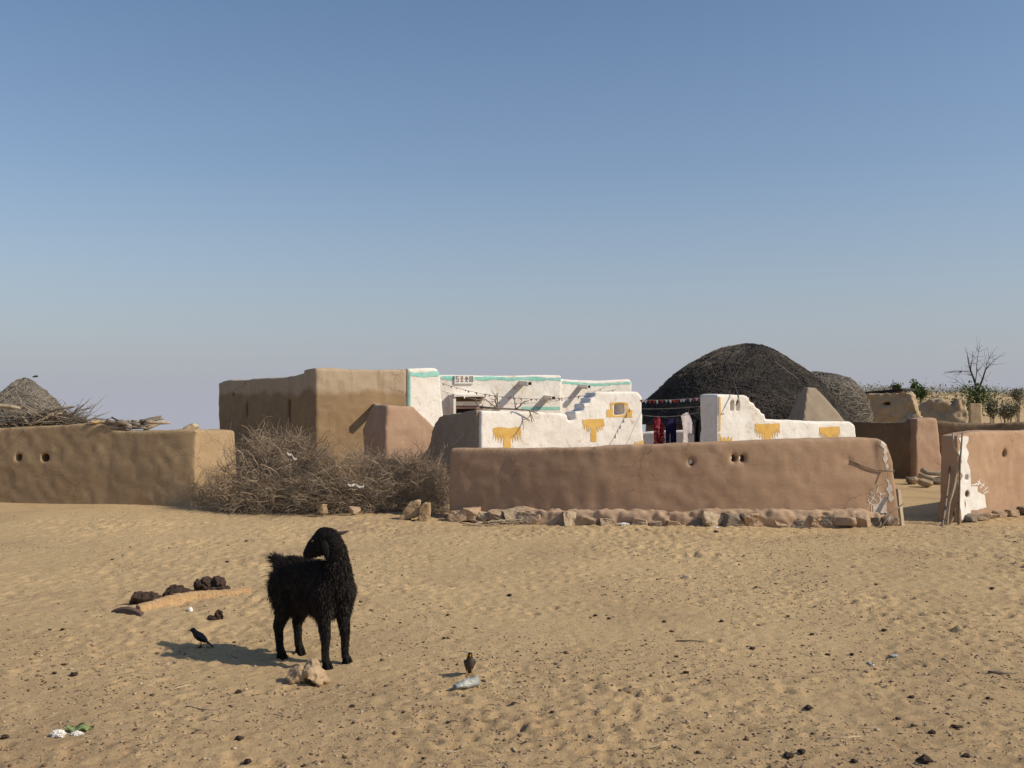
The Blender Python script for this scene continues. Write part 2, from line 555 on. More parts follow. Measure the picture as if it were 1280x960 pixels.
# sand
def sand_mat():
    m, nt, b = new_mat('sand')
    p = pos(nt)
    c = (.525, .38, .21)
    col = mix(nt, ramp(nt, tex_noise(nt, .35, 5, .6, p).outputs[0], [(.35, 0.), (.7, 1.)]).outputs[0], c, (.475, .34, .188))
    # trampled patches mixed with old dung dust
    pt = ramp(nt, tex_noise(nt, .75, 6, .62, p, .5).outputs[0], [(.50, 0.), (.66, .6)])
    col = mix(nt, pt.outputs[0], col, (.36, .25, .145))
    # trodden dirt near the middle of the yard's open side
    sy = N(nt, 'ShaderNodeSeparateXYZ'); nt.links.new(p, sy.inputs[0])
    ny_ = tex_noise(nt, .9, 6, .65, p, .6)
    ya = N(nt, 'ShaderNodeMath', operation='MULTIPLY_ADD'); nt.links.new(ny_.outputs[0], ya.inputs[0]); ya.inputs[1].default_value = -9.0; nt.links.new(sy.outputs[1], ya.inputs[2])
    ym = N(nt, 'ShaderNodeMapRange'); nt.links.new(ya.outputs[0], ym.inputs[0]); ym.inputs[1].default_value = 3.6; ym.inputs[2].default_value = -.6; ym.inputs[3].default_value = 0; ym.inputs[4].default_value = .48
    col = mix(nt, ym.outputs[0], col, (.335, .225, .128))
    g = tex_noise(nt, 38, 6, .75, p)
    col = mix(nt, ramp(nt, g.outputs[0], [(.30, .55), (.5, 0.)]).outputs[0], col, (.24, .155, .085))
    g2 = tex_noise(nt, 90, 4, .7, p)
    col = mix(nt, ramp(nt, g2.outputs[0], [(.60, 0.), (.75, .45)]).outputs[0], col, (.56, .43, .27))
    vo = N(nt, 'ShaderNodeTexVoronoi'); vo.inputs['Scale'].default_value = 17; nt.links.new(p, vo.inputs['Vector'])
    sp = ramp(nt, vo.outputs['Distance'], [(.10, 1.), (.2, 0.)])
    ds = ramp(nt, tex_noise(nt, 1.3, 5, .6, p).outputs[0], [(.46, 0.), (.62, .8)])
    mm = N(nt, 'ShaderNodeMath', operation='MULTIPLY'); nt.links.new(sp.outputs[0], mm.inputs[0]); nt.links.new(ds.outputs[0], mm.inputs[1])
    col = mix(nt, mm.outputs[0], col, (.12, .075, .045))
    nt.links.new(col, b.inputs['Base Color'])
    b.inputs['Roughness'].default_value = 1.0
    b.inputs['Specular IOR Level'].default_value = .05
    pv = bump(nt, b, tex_noise(nt, 26, 7, .75, p).outputs[0], .62, .03)
    bump(nt, b, g2.outputs[0], .5, .006, pv)
    return m
M['sand'] = sand_mat()

# ------------------------------------------------------------------ ground: one sheet to the horizon
def vnoise(x, y, seed):
    xi, yi = np.floor(x).astype(np.int64), np.floor(y).astype(np.int64)
    fx, fy = x - xi, y - yi
    fx = fx * fx * fx * (fx * (fx * 6 - 15) + 10); fy = fy * fy * fy * (fy * (fy * 6 - 15) + 10)
    def h(a, b):
        n = (a * 374761393 + b * 668265263 + seed * 982451653) & 0x7fffffff
        n = ((n ^ (n >> 13)) * 1274126177) & 0x7fffffff
        return ((n ^ (n >> 16)) & 0xffff) / 32767.5 - 1.0
    a, b_, c, d = h(xi, yi), h(xi + 1, yi), h(xi, yi + 1), h(xi + 1, yi + 1)
    return (a + (b_ - a) * fx) * (1 - fy) + (c + (d - c) * fx) * fy

def fbm(x, y, f, seed, o=4, g=.5):
    r, a = 0, 1.0
    for i in range(o):
        r = r + a * vnoise(x * f, y * f, seed + i); f *= 2.03; a *= g
    return r

def graded(lo, hi, step, outer, growth=1.18):
    core = list(np.arange(lo, hi + 1e-6, step))
    s, v = step, core[-1]
    right = []
    while v < outer:
        s *= growth; v += s; right.append(v)
    s, v = step, core[0]
    left = []
    while v > -outer:
        s *= growth; v -= s; left.append(v)
    return np.array(left[::-1] + core + right)

xs = graded(-6.6, 7.0, 0.022, 1500, 1.22)
ys = [3.7]
while ys[-1] < 16: ys.append(ys[-1] + 0.016 * max(1, ys[-1] / 5))
st = .05
while ys[-1] < 2500: st *= 1.13; ys.append(ys[-1] + st)
low, s_ = [], .05
v_ = 3.7
while v_ > -60: s_ *= 1.3; v_ -= s_; low.append(v_)
ys = np.array(low[::-1] + ys)
GX, GY = np.meshgrid(xs, ys, indexing='ij')
near = np.clip((18 - np.hypot(GX * .7, GY)) / 3, 0, 1)
patch = np.clip(fbm(GX, GY, .55, 40, 3) * 1.3 + .40 + .06 * GX + .05 * (8 - GY), .12, 1.2)   # how trampled
H = .022 * fbm(GX, GY, .5, 3, 3) * np.clip((60 - GY) / 40, 0, 1)
rough = .35 + .65 * patch
H = H + near * rough * (.0032 * fbm(GX, GY, 4.5, 8, 3, .6) + .0072 * fbm(GX, GY, 15, 21, 3, .65))
for _ in range(13000):                        # hoof and foot prints
    cx, cy = rng.uniform(-6.5, 7), 3.8 + 11 * rng.random() ** 1.25
    if abs(cx) > .56 * cy + .3: continue
    r = rng.uniform(.018, .05) * (1.0 if cy < 8 else 1.4); dp = rng.uniform(.003, .012)
    el, an = rng.uniform(1, 1.9), rng.uniform(0, 3.14)
    i0, i1 = np.searchsorted(xs, [cx - 2.6 * r, cx + 2.6 * r]); j0, j1 = np.searchsorted(ys, [cy - 2.6 * r, cy + 2.6 * r])
    if i1 <= i0 or j1 <= j0: continue
    dx, dy = GX[i0:i1, j0:j1] - cx, GY[i0:i1, j0:j1] - cy
    u, w = dx * math.cos(an) + dy * math.sin(an), -dx * math.sin(an) + dy * math.cos(an)
    q = np.sqrt((u / el) ** 2 + w ** 2) / r
    H[i0:i1, j0:j1] += dp * rough[i0:i1, j0:j1] * (-np.exp(-(q * 1.15) ** 4) + .55 * np.exp(-((q - 1.25) / .38) ** 2))
for tr in range(26):
    x_, y_ = rng.uniform(-5, 6), rng.uniform(4.5, 12.5); hd_ = rng.uniform(0, 6.283)
    for st_i in range(26):
        hd_ += rng.normal(0, .10); x_ += .20 * math.cos(hd_); y_ += .20 * math.sin(hd_)
        sd_ = .055 * (1 if st_i % 2 else -1)
        cx, cy = x_ - sd_ * math.sin(hd_), y_ + sd_ * math.cos(hd_)
        if not (3.9 < cy < 13): continue
        r = rng.uniform(.028, .042); dp = rng.uniform(.012, .022)
        i0, i1 = np.searchsorted(xs, [cx - 2.6 * r, cx + 2.6 * r]); j0, j1 = np.searchsorted(ys, [cy - 2.6 * r, cy + 2.6 * r])
        if i1 <= i0 or j1 <= j0: continue
        dx, dy = GX[i0:i1, j0:j1] - cx, GY[i0:i1, j0:j1] - cy
        u, w = dx * math.cos(hd_) + dy * math.sin(hd_), -dx * math.sin(hd_) + dy * math.cos(hd_)
        q = np.sqrt((u / 1.35) ** 2 + w ** 2) / r
        H[i0:i1, j0:j1] += dp * (-np.exp(-(q * 1.1) ** 4) + .45 * np.exp(-((q - 1.3) / .4) ** 2))
# far dunes
far = np.clip((GY - 30) / 70, 0, 1); far = far * far * (3 - 2 * far)
rightness = np.clip((GX / np.maximum(GY, 1) - .12) / .22, 0, 1); rightness = rightness ** 2 * (3 - 2 * rightness)
up_ = far * (1.9 + .9 * fbm(GX, GY, .012, 77, 3) + .004 * np.minimum(GY, 300))
down_ = -.045 * np.clip(GY - 24, 0, None)          # the ground falls away behind the village on the left
H = H + up_ * rightness + down_ * (1 - rightness)
nx, ny = len(xs), len(ys)
vco = np.stack([GX, GY, H], -1).reshape(-1, 3)
ii, jj = np.meshgrid(np.arange(nx - 1), np.arange(ny - 1), indexing='ij')
a = (ii * ny + jj).ravel()
quads = np.stack([a, a + ny, a + ny + 1, a + 1], -1)
gm = bpy.data.meshes.new('ground')
gm.vertices.add(len(vco)); gm.vertices.foreach_set('co', vco.astype('f').ravel())
gm.loops.add(quads.size); gm.loops.foreach_set('vertex_index', quads.astype('i').ravel())
gm.polygons.add(len(quads)); gm.polygons.foreach_set('loop_start', np.arange(0, quads.size, 4).astype('i'))
gm.polygons.foreach_set('loop_total', np.full(len(quads), 4, 'i'))
gm.update(calc_edges=True)
ground = link_mesh('ground', gm, M['sand'])
tag(ground, kind='structure')

def gz(x, y):
    i = int(np.clip(np.searchsorted(xs, x) - 1, 0, nx - 2)); j = int(np.clip(np.searchsorted(ys, y) - 1, 0, ny - 2))
    tx = (x - xs[i]) / (xs[i + 1] - xs[i]); ty = (y - ys[j]) / (ys[j + 1] - ys[j])
    return float((H[i, j] * (1 - tx) + H[i + 1, j] * tx) * (1 - ty) + (H[i, j + 1] * (1 - tx) + H[i + 1, j + 1] * tx) * ty)

def G(px, py):
    """point of the ground seen at a pixel"""
    Y = EYE * F / (py - HOR)
    x = PX(px, Y)
    return Vector((x, Y, gz(x, Y)))

# ------------------------------------------------------------------ left compound wall
def wp(px, py, Y): return (PX(px, Y), Y, ZY(py, Y))
bm = bmesh.new()
lw = [(-12.5, 17.2, 1.2), wp(-60, 535, 16.4), wp(0, 535, 16.2), wp(60, 532, 16.0), wp(108, 529.5, 15.85), wp(134, 534, 15.78), wp(140, 538, 15.75),
      wp(180, 539, 15.6), wp(225, 537.5, 15.45), wp(243, 537, 15.42)]
sweep(bm, lw, .30, .46)
lw2 = [wp(238, 537, 15.42), wp(262, 538.5, 15.62), wp(284, 537.5, 15.85), wp(299, 539, 16.02)]
sweep(bm, lw2, .34, .60)
cut = bmesh.new()
for px in (21, 58):
    box(cut, P(px, 572, 16.1), Vector((1, 0, 0)), Vector((0, 1, 0)), Vector((0, 0, 1)), .06, .26, .06)
left_wall = mud('mud_wall', bm, M['clay_left'], origin=(-6.5, 16, 0), cut=cut, voxel=.025, smooth=4, amp=.013, freq=.9)
tag(left_wall, 'brown mud wall with two small square holes at the left side', 'wall')

# ------------------------------------------------------------------ front wall with its footing
fw_pts = [(560, 561.5, 13.98), (640, 561.5, 13.70), (720, 560, 13.47), (800, 556.5, 13.33), (900, 553, 13.25), (1000, 549.5, 13.28), (1075, 547.5, 13.38), (1103, 549, 13.44)]
front = empty('mud_wall', (1.8, 13.4, 0), 'long pinkish brown mud wall on a stone footing with small holes, across the middle', 'wall')
bm = bmesh.new()
fpath = [wp(*p) for p in fw_pts]
sweep(bm, fpath, .28, .42)
# raked right end
d_, n_ = frame_dir(fpath[-2], fpath[-1])
slab(bm, (fpath[-1][0] - .05, fpath[-1][1] - .005), d_, [(0, -.2), (.38, -.2), (.20, .85), (.13, 1.04), (.08, 1.09), (0, 1.1)], .38, f=.02)
cut = bmesh.new()
for px, py, rx, rz, fl in ((707, 583, .055, .035, True), (863, 577, .038, .05, False), (913.5, 572.5, .04, .055, False), (924.5, 572.5, .038, .055, False), (1060, 575, .05, .03, False)):
    Yh = 13.5 if px < 800 else 13.35
    tube_cut(cut, P(px, py, Yh + .12), Vector((.12 if px < 900 else 0.0, 1, -.02)), rx, rz, .42, flat=fl)
wall_f = mud('clay_body', bm, M['clay_front'], parent=front, cut=cut, voxel=.026, smooth=5, amp=.018, freq=.9)
bvf = bvh_of(wall_f)
# mud-coated plinth and its stones
bm = bmesh.new()
pl = []
for px, top, Yd in ((634, 642, -.17), (645, 635, -.20), (660, 637, -.25), (690, 639, -.25), (740, 640, -.25), (790, 641, -.24), (850, 642, -.23), (890, 638, -.25), (930, 639, -.24), (1010, 639, -.25), (1085, 639, -.25), (1104, 643, -.17)):
    Yw = np.interp(px, [p[0] for p in fw_pts], [p[2] for p in fw_pts])
    pl.append((PX(px, Yw + Yd), Yw + Yd, ZY(top, Yw + Yd)))
sweep(bm, pl, .20, .27, curved=True)
mud('plinth', bm, M['clay_plinth'], parent=front, voxel=.020, smooth=3, amp=.035, freq=4.5, fine=.020, ffreq=13)
stones = [  # px, py centre, half width px, half height px, material
    (572, 643, 9, 7, 'stone'), (590, 641, 9, 8, 'stone'), (606, 645, 7, 6, 'stone_pale'), (622, 645, 9, 7, 'stone'), (645, 645, 12, 11, 'stone_pale'), (664, 648, 12, 8, 'stone'),
    (690, 650, 10, 7, 'stone'), (713, 648, 8, 9, 'stone_pale'), (735, 650, 10, 7, 'stone'), (758, 651, 8, 6, 'stone'),
    (781, 649, 13, 9, 'stone_pale'), (803, 653, 8, 6, 'stone'), (818, 654, 7, 5, 'stone'), (838, 654, 8, 5, 'stone'), (855, 653, 9, 5, 'stone'), (872, 650, 7, 8, 'stone_dark'),
    (888, 648, 11, 9, 'stone_pale'), (912, 650, 13, 8, 'stone_dark'), (936, 648, 9, 8, 'stone'), (956, 648, 9, 8, 'stone_dark'), (974, 650, 10, 7, 'stone'), (996, 652, 9, 5, 'stone_dark'),
    (1015, 649, 12, 7, 'stone'), (1031, 650, 8, 7, 'stone_dark'), (1053, 650, 12, 7, 'stone'), (1074, 649, 11, 8, 'stone'), (1091, 652, 8, 7, 'stone_dark'), (1108, 652, 6, 8, 'stone_pale')]
for k, (px, py, hw, hh, mt) in enumerate(stones):
    Yw = float(np.interp(px, [p[0] for p in fw_pts], [p[2] for p in fw_pts])) - random.Random(k).choice((.07, .11, .15, .17))
    c = P(px, py, Yw); c.z = max(c.z - .01, .02)
    me = rock_mesh(c, (hw * Yw / F * 1.3, .16, hh * Yw / F * 1.15), 100 + k, rz=random.uniform(-.45, .45), block=True, rough=.2, sub=4)
    link_mesh('footing_stone', me, M[mt], front, smooth=False)
# white painted motif and diamonds at the right end
dp_, np_ = frame_dir((fpath[-3][0], fpath[-3][1]), (fpath[-1][0], fpath[-1][1]))
o_r = (PX(1075, 13.38), 13.38)
def s_of(px, Y0=13.4): return (PX(px, Y0) - o_r[0]) / dp_.x
def motif_mask(S, Z):
    m = np.zeros(S.shape, bool)
    k = 13.4 / F
    def q(px, py): return (s_of(px), ZY(py, 13.42))
    m |= in_poly(S, Z, [q(1092, 650), q(1092, 631), q(1101, 631), q(1101, 623), q(1111, 621), q(1112, 645), q(1104, 651)])
    for a, b, w in (((1090, 648), (1090, 630), .9), ((1090, 630), (1101, 630), .9), ((1086, 631), (1097, 615), .9), ((1084, 626), (1093, 631), .8), ((1087, 620), (1098, 627), .8), ((1090, 616), (1102, 622), .8),
                    ((1097, 617), (1099, 609), .8), ((1095, 612), (1104, 618), .8), ((1101, 631), (1102, 617), .9), ((1102, 618), (1110, 617), .9), ((1087, 630), (1085, 622), .7), ((1092, 624), (1089, 615), .7)):
        (x0, y0), (x1, y1) = q(*a), q(*b)
        L2 = (x1 - x0) ** 2 + (y1 - y0) ** 2
        t = np.clip(((S - x0) * (x1 - x0) + (Z - y0) * (y1 - y0)) / L2, 0, 1)
        m |= np.hypot(S - x0 - t * (x1 - x0), Z - y0 - t * (y1 - y0)) < w * k * .7
    return m
decal('painted_motif', wall_f, M['paint_cream'], o_r, dp_, s_of(1078), s_of(1116), .0, .75, motif_mask, res=.006, off=.004, parent=front, wear=.45, bv=bvf)
def diam_mask(S, Z):
    m = np.zeros(S.shape, bool)
    for k, (cx, cy, hw, hh) in enumerate(((1104.5, 556, 4.5, 6), (1106, 564, 4, 6), (1107, 573, 4, 7), (1109.5, 583, 3, 4), (1111.5, 599, 4, 7), (1112.5, 611, 5, 8), (1114.5, 622, 5, 6))):
        m |= (np.abs(S - s_of(cx + 2)) / (hw * .0107) + np.abs(Z - ZY(cy, 13.45)) / (hh * .0107)) < 1
    return m
decal('painted_diamonds', wall_f, M['paint_cream'], o_r, dp_, s_of(1090), s_of(1128), .2, 1.12, diam_mask, res=.006, off=.004, parent=front, wear=.6, bv=bvf)

# stick poked through the hole and the leaning batten
def stick(name, pts, r0, r1, mat, label, cat, group=None, sides=7):
    V, Fc = tubes([([Vector(p) for p in pts], r0, r1)], sides)
    o = link_mesh(name, mesh_from(name, V, Fc), M[mat], origin=pts[0])
    return tag(o, label, cat, group)
def on_wall(px, py, bv, out):
    d_ = (P(px, py, 1) - Vector((0, 0, EYE))).normalized()
    h, _, _, _ = bv.ray_cast(Vector((0, 0, EYE)), d_)
    return (h - d_ * out) if h is not None else P(px, py, 13.35)
stick('crooked_stick', [P(1058, 574.5, 13.45)] + [on_wall(a_, b_, bvf, .02) for a_, b_ in ((1066, 577), (1080, 583), (1094, 587.5), (1104, 588.5))] + [P(1118, 588.5, 13.36)], .010, .009, 'bark',
      'crooked grey stick poking out of a hole near the right end of the long wall', 'stick')
bm = bmesh.new()
b0, b1 = G(1128, 657), P(1122.5, 612, 13.42)
b0.z -= .03
axz = (b1 - b0).normalized(); axx = Vector((1, 0, 0)); axy = axz.cross(axx).normalized(); axx = axy.cross(axz)
axx, axy = (axx * .8 + axy * .6).normalized(), (axy * .8 - axx * .6).normalized()
box(bm, (b0 + b1) / 2, axx, axy, axz, .028, .018, (b1 - b0).length / 2)
bmesh.ops.subdivide_edges(bm, edges=bm.edges[:], cuts=4)
for v in bm.verts: v.co += rvec(random) * .006
tag(link_mesh('wooden_batten', bm_mesh('wooden_batten', bm), M['pale_wood'], origin=b0, smooth=False), 'pale wooden batten leaning on the right end of the long wall', 'board')
stick('thin_pole', [G(1101, 659), P(1112, 643, 13.15), P(1130, 629, 13.2)], .014, .010, 'bark', 'thin dark pole slanting across the foot of the long wall beside the pale batten', 'stick')

# ------------------------------------------------------------------ right front wall
o2, e2 = (PX(1200, 13.55), 13.55), (PX(1290, 14.8), 14.8)
d2, n2 = frame_dir(o2, e2)
rwall = empty('mud_wall', (7, 13.9, 0), 'mud wall with white painted end and round hole beside the bundle of sticks', 'wall')
bm = bmesh.new()
rp = [(o2[0], o2[1], ZY(544, 13.55)), (o2[0] + d2.x * .5, o2[1] + d2.y * .5, ZY(540, 13.8)), (e2[0], e2[1], ZY(538, 14.75)), (e2[0] + d2.x * 3, e2[1] + d2.y * 3, 1.25)]
sweep(bm, rp, .26, .32)
cut = bmesh.new()
tube_cut(cut, P(1257, 567, 14.34), n2, .055, .06, .2)
tube_cut(cut, P(1211, 597, 13.68), n2, .045, .035, .16)
tube_cut(cut, P(1211.5, 617.5, 13.68), n2, .042, .042, .16)
wall_r = mud('clay_body', bm, M['clay_front'], parent=rwall, cut=cut, voxel=.024, smooth=4, amp=.025, freq=1.3)
bvr = bvh_of(wall_r)
def sq(px):
    k = (px - 640) / F
    return (k * o2[1] - o2[0]) / (d2.x - k * d2.y)
def end_mask(S, Z):
    m = np.zeros(S.shape, bool)
    z = lambda py: ZY(py, 13.6)
    m |= in_poly(S, Z, [(sq(1201), z(650)), (sq(1201), z(548)), (sq(1206), z(545)), (sq(1213), z(547)), (sq(1214.5), z(600)), (sq(1214), z(650))])
    m |= in_poly(S, Z, [(sq(1213), z(640)), (sq(1213), z(609)), (sq(1222), z(609)), (sq(1222), z(616)), (sq(1231), z(622)), (sq(1233), z(638))])
    for cx, cy in ((1201.5, 557), (1214, 558), (1201.5, 577), (1214, 578), (1202, 595)):
        m &= ~((np.abs(S - sq(cx)) / .075 + np.abs(Z - z(cy)) / .105) < 1)
    m &= ~((np.abs(S - sq(1207)) / .02 + np.abs(Z - z(631)) / .10) < 1) | (np.abs(S - sq(1207)) < .006)
    k = 13.6 / F
    for a, b, w in (((1214, 607), (1224, 607), .8), ((1223, 608), (1225, 602), .7), ((1222, 604), (1231, 610), .6), ((1226, 612), (1231, 606), .6), ((1229, 617), (1235, 612), .6), ((1230, 620), (1236, 618), .6)):
        x0, y0, x1, y1 = sq(a[0]), z(a[1]), sq(b[0]), z(b[1])
        t = np.clip(((S - x0) * (x1 - x0) + (Z - y0) * (y1 - y0)) / ((x1 - x0) ** 2 + (y1 - y0) ** 2), 0, 1)
        m |= np.hypot(S - x0 - t * (x1 - x0), Z - y0 - t * (y1 - y0)) < w * k
    return m
decal('painted_pattern', wall_r, M['paint_white'], o2, d2, 0.0, sq(1242), .02, 1.2, end_mask, res=.006, off=.004, parent=rwall, wear=.3, bv=bvr)
for k, (px, py, hw, hh, mt) in enumerate(((1212, 651, 8, 5, 'stone_dark'), (1222, 649, 8, 6, 'stone'), (1234, 644, 7, 4, 'stone_pale'), (1247, 643, 9, 5, 'stone'), (1263, 640, 8, 5, 'stone'), (1278, 636, 8, 5, 'stone_dark'))):
    Yw = o2[1] + sq(px) * d2.y - .09
    link_mesh('footing_stone', rock_mesh(Vector((PX(px, Yw), Yw, .045)), (hw * Yw / F, .12, hh * Yw / F), 160 + k, rz=.4, block=True, rough=.2), M[mt], rwall, smooth=False)
# poles propped against its end
rd = random.Random(5)
gate_sticks = [([G(1184, 657), P(1186, 630, 13.3), P(1192, 610, 13.35), P(1200, 572, 13.42), P(1192, 558, 13.45), P(1191, 541, 13.45)], .020, .012, 'pale_wood', 'forked pale pole leaning on the white painted wall end, the tallest kinked one'),
               ([G(1198, 655), P(1199, 620, 13.35), P(1200, 580, 13.38), P(1203, 541, 13.42)], .016, .011, 'bark', 'straight upright pole set against the white painted wall end'),
               ([G(1177, 659), P(1180, 645, 13.35), P(1186, 600, 13.6), P(1188, 572, 13.75)], .018, .012, 'bark', 'dark pole leaning back along the shaded wall end by the gap'),
               ([G(1184, 655), P(1190, 648, 13.3), P(1194, 637, 13.35)], .026, .020, 'pale_wood', 'short thick pale log at the foot of the sticks by the gap'),
               ([G(1180, 654), P(1183, 636, 13.5), P(1191, 618, 13.45), P(1196, 600, 13.4)], .015, .010, 'thorn_grey', 'grey crooked pole crossing behind the forked pale pole')]
for pts, r0, r1, mt, lab in gate_sticks:
    pts[0].z -= .03
    stick('leaning_pole', pts, r0, r1, mt, lab, 'pole', 'poles stacked at the wall end by the gap')

# ------------------------------------------------------------------ inner white walls
dw = Vector((.866, .5, 0)); ow = (PX(601, 15.8), 15.8)
ywall = empty('whitewashed_wall', (1, 16.5, 0), 'white wall rising in steps to the right with ochre trees and a small window, behind the long wall', 'wall')
def s_w(px):                                     # where the ray of a pixel column meets that wall
    k = (px - 640) / F
    return (k * ow[1] - ow[0]) / (dw.x - k * dw.y)
def z_w(px, py): return ZY(py, ow[1] + s_w(px) * dw.y)
prof = [(601, 513), (640, 513.5), (690, 515.5), (708, 517.5), (710, 526.5)] + [(719, 526), (719, 514.5), (730, 514), (730, 504.5), (738, 504), (738, 497), (744, 496.5), (744, 490), (770, 489), (797, 490), (802, 496)]
poly = [(0, -.2)] + [(s_w(a), z_w(a, b)) for a, b in prof] + [(s_w(804) + .02, .9), (s_w(806) + .06, -.2)]
bm = bmesh.new(); slab(bm, ow, dw, poly, .32)
cut = bmesh.new()
nw = Vector((-dw.y, dw.x, 0))
cw = Vector((ow[0], ow[1], 0)) + dw * s_w(774) + nw * .16; cw.z = z_w(774, 512)
box(cut, cw, dw, nw, Vector((0, 0, 1)), .10, .5, .09)
yw = mud('white_body', bm, M['white'], parent=ywall, cut=cut, voxel=.022, smooth=4, amp=.018, freq=1.6, fine=.005)
bvy = bvh_of(yw)
def tree_poly(cx, top, bot, hw):
    R_ = [(1, 0), (1.0, -.46), (.90, -.20), (.82, -.53), (.70, -.24), (.62, -.58), (.50, -.27), (.43, -.62), (.29, -.32), (.25, -1)]
    pts = R_ + [(-a, b) for a, b in R_[::-1]]
    return [(cx + a * hw, top + b * (top - bot)) for a, b in pts]
def paint_tree(wall, bv, par, o, d, cx, top, bot, hw, lab=None):
    pg = tree_poly(cx, top, bot, hw)
    def mk(S, Z): return in_poly(S + .006 * np.sin(Z * 60), Z, pg)
    decal('painted_tree', wall, M['ochre'], o, d, cx - hw - .02, cx + hw + .02, bot - .02, top + .02, mk, res=.008, parent=par, bv=bv, wear=.12)
paint_tree(yw, bvy, ywall, ow, dw, s_w(634), z_w(634, 534), z_w(634, 567), (s_w(651) - s_w(617)) / 2)
paint_tree(yw, bvy, ywall, ow, dw, s_w(741.5), z_w(741, 524), z_w(741, 552), (s_w(755) - s_w(728)) / 2)
def win_mask(S, Z):
    a = (S > s_w(763)) & (S < s_w(785)) & (Z < z_w(774, 503)) & (Z > z_w(774, 521))
    a |= (S > s_w(758.5)) & (S < s_w(790)) & (Z < z_w(774, 512)) & (Z > z_w(774, 521.5))
    return a & ~((S > s_w(766)) & (S < s_w(782)) & (Z < z_w(774, 505.5)) & (Z > z_w(774, 518.5)))
decal('painted_surround', yw, M['ochre'], ow, dw, s_w(757), s_w(792), z_w(774, 523), z_w(774, 501), win_mask, res=.008, parent=ywall, bv=bvy)
def foot_mask(S, Z):
    u = (S - s_w(793)) / (s_w(806) - s_w(793))
    return Z < z_w(800, 555) + .04 * np.abs(((u * 4) % 1) * 2 - 1) + .04 * u
decal('painted_fringe', yw, M['ochre'], ow, dw, s_w(793), s_w(806), z_w(800, 562), z_w(800, 547), foot_mask, res=.008, parent=ywall, bv=bvy)
# mud return on its left, in shade
bm = bmesh.new()
a0 = Vector((ow[0], ow[1], 0)) + dw * -.055 + Vector((-.5, .866, 0)) * .07
dr = Vector((.5, -.866, 0))
L = 2.15
st_ = a0 - dr * L
def q(px, py, s): Y = (st_ + dr * s).y; return ZY(py, Y)
slab(bm, st_, dr, [(0, -.2), (0, .62), (.35, .80), (.62, q(547, 530, .62)), (.8, q(553, 520, .8)), (1.0, q(560, 517.5, 1.0)), (L, q(601, 512.5, L)), (L, -.2)], .3)
mud('mud_return', bm, M['clay_grey'], parent=ywall, voxel=.028, smooth=5, amp=.02)

dq = Vector((.88, .475, 0)).normalized(); oq = (PX(897, 15.6), 15.6)
qwall = empty('whitewashed_wall', (4.5, 16.3, 0), 'white wall with a tall notched pillar at its left end, before the dome huts', 'wall')
def s_q(px):
    k = (px - 640) / F
    return (k * oq[1] - oq[0]) / (dq.x - k * dq.y)
def z_q(px, py): return ZY(py, oq[1] + s_q(px) * dq.y)
prof = [(897, 494), (900, 493), (930, 493.5), (936, 497), (937, 502), (943, 504), (944, 509), (950, 512), (951, 517), (956, 518), (957, 524.5), (1003, 525.5), (1008, 527), (1062, 527), (1069, 531)]
bm = bmesh.new(); slab(bm, oq, dq, [(-.04, -.2)] + [(s_q(a), z_q(a, b)) for a, b in prof] + [(s_q(1071), 1.0), (s_q(1073), -.2)], .42)
cut = bmesh.new()
nq = Vector((-dq.y, dq.x, 0))
for px, w in ((915.5, .032), (922.5, .03)):
    c = Vector((oq[0], oq[1], 0)) + dq * s_q(px) + nq * .08; c.z = z_q(px, 507.5)
    box(cut, c, dq, nq, Vector((0, 0, 1)), w, .16, .085)
qw = mud('white_body', bm, M['white'], parent=qwall, cut=cut, voxel=.02, smooth=4, amp=.016, freq=1.6, fine=.005)
bvq = bvh_of(qw)
paint_tree(qw, bvq, qwall, oq, dq, s_q(959), z_q(959, 529.5), z_q(959, 562), (s_q(974.5) - s_q(944)) / 2)
paint_tree(qw, bvq, qwall, oq, dq, s_q(1037), z_q(1037, 533.5), z_q(1037, 562), (s_q(1050) - s_q(1024)) / 2)
decal('painted_stripe', qw, M['ochre'], oq, dq, .02, .055, .8, z_q(898, 496), lambda S, Z: S > -1, res=.01, parent=qwall, bv=bvq, wear=.3)
def foot2(S, Z):
    u = (S - s_q(901)) / (s_q(915) - s_q(901))
    return Z < z_q(908, 550) + .06 * np.abs(((u * 3) % 1) * 2 - 1)
decal('painted_fringe', qw, M['ochre'], oq, dq, s_q(901), s_q(915), z_q(908, 562), z_q(908, 540), foot2, res=.008, parent=qwall, bv=bvq)
stick('loose_branch', [P(968, 452, 19.0), P(982, 462, 18.85), P(998, 474, 18.8)], .010, .006, 'thorn_grey', 'loose grey branch lying on the right flank of the big dark dome', 'branch')
stick('iron_rod', [P(908, 452, 16.2), P(916, 475, 15.9), P(923, 496, 15.6), P(922, 503, 15.55), P(920, 506, 15.6)], .010, .012, 'iron', 'thin dark rod rising from the notched white pillar', 'rod')

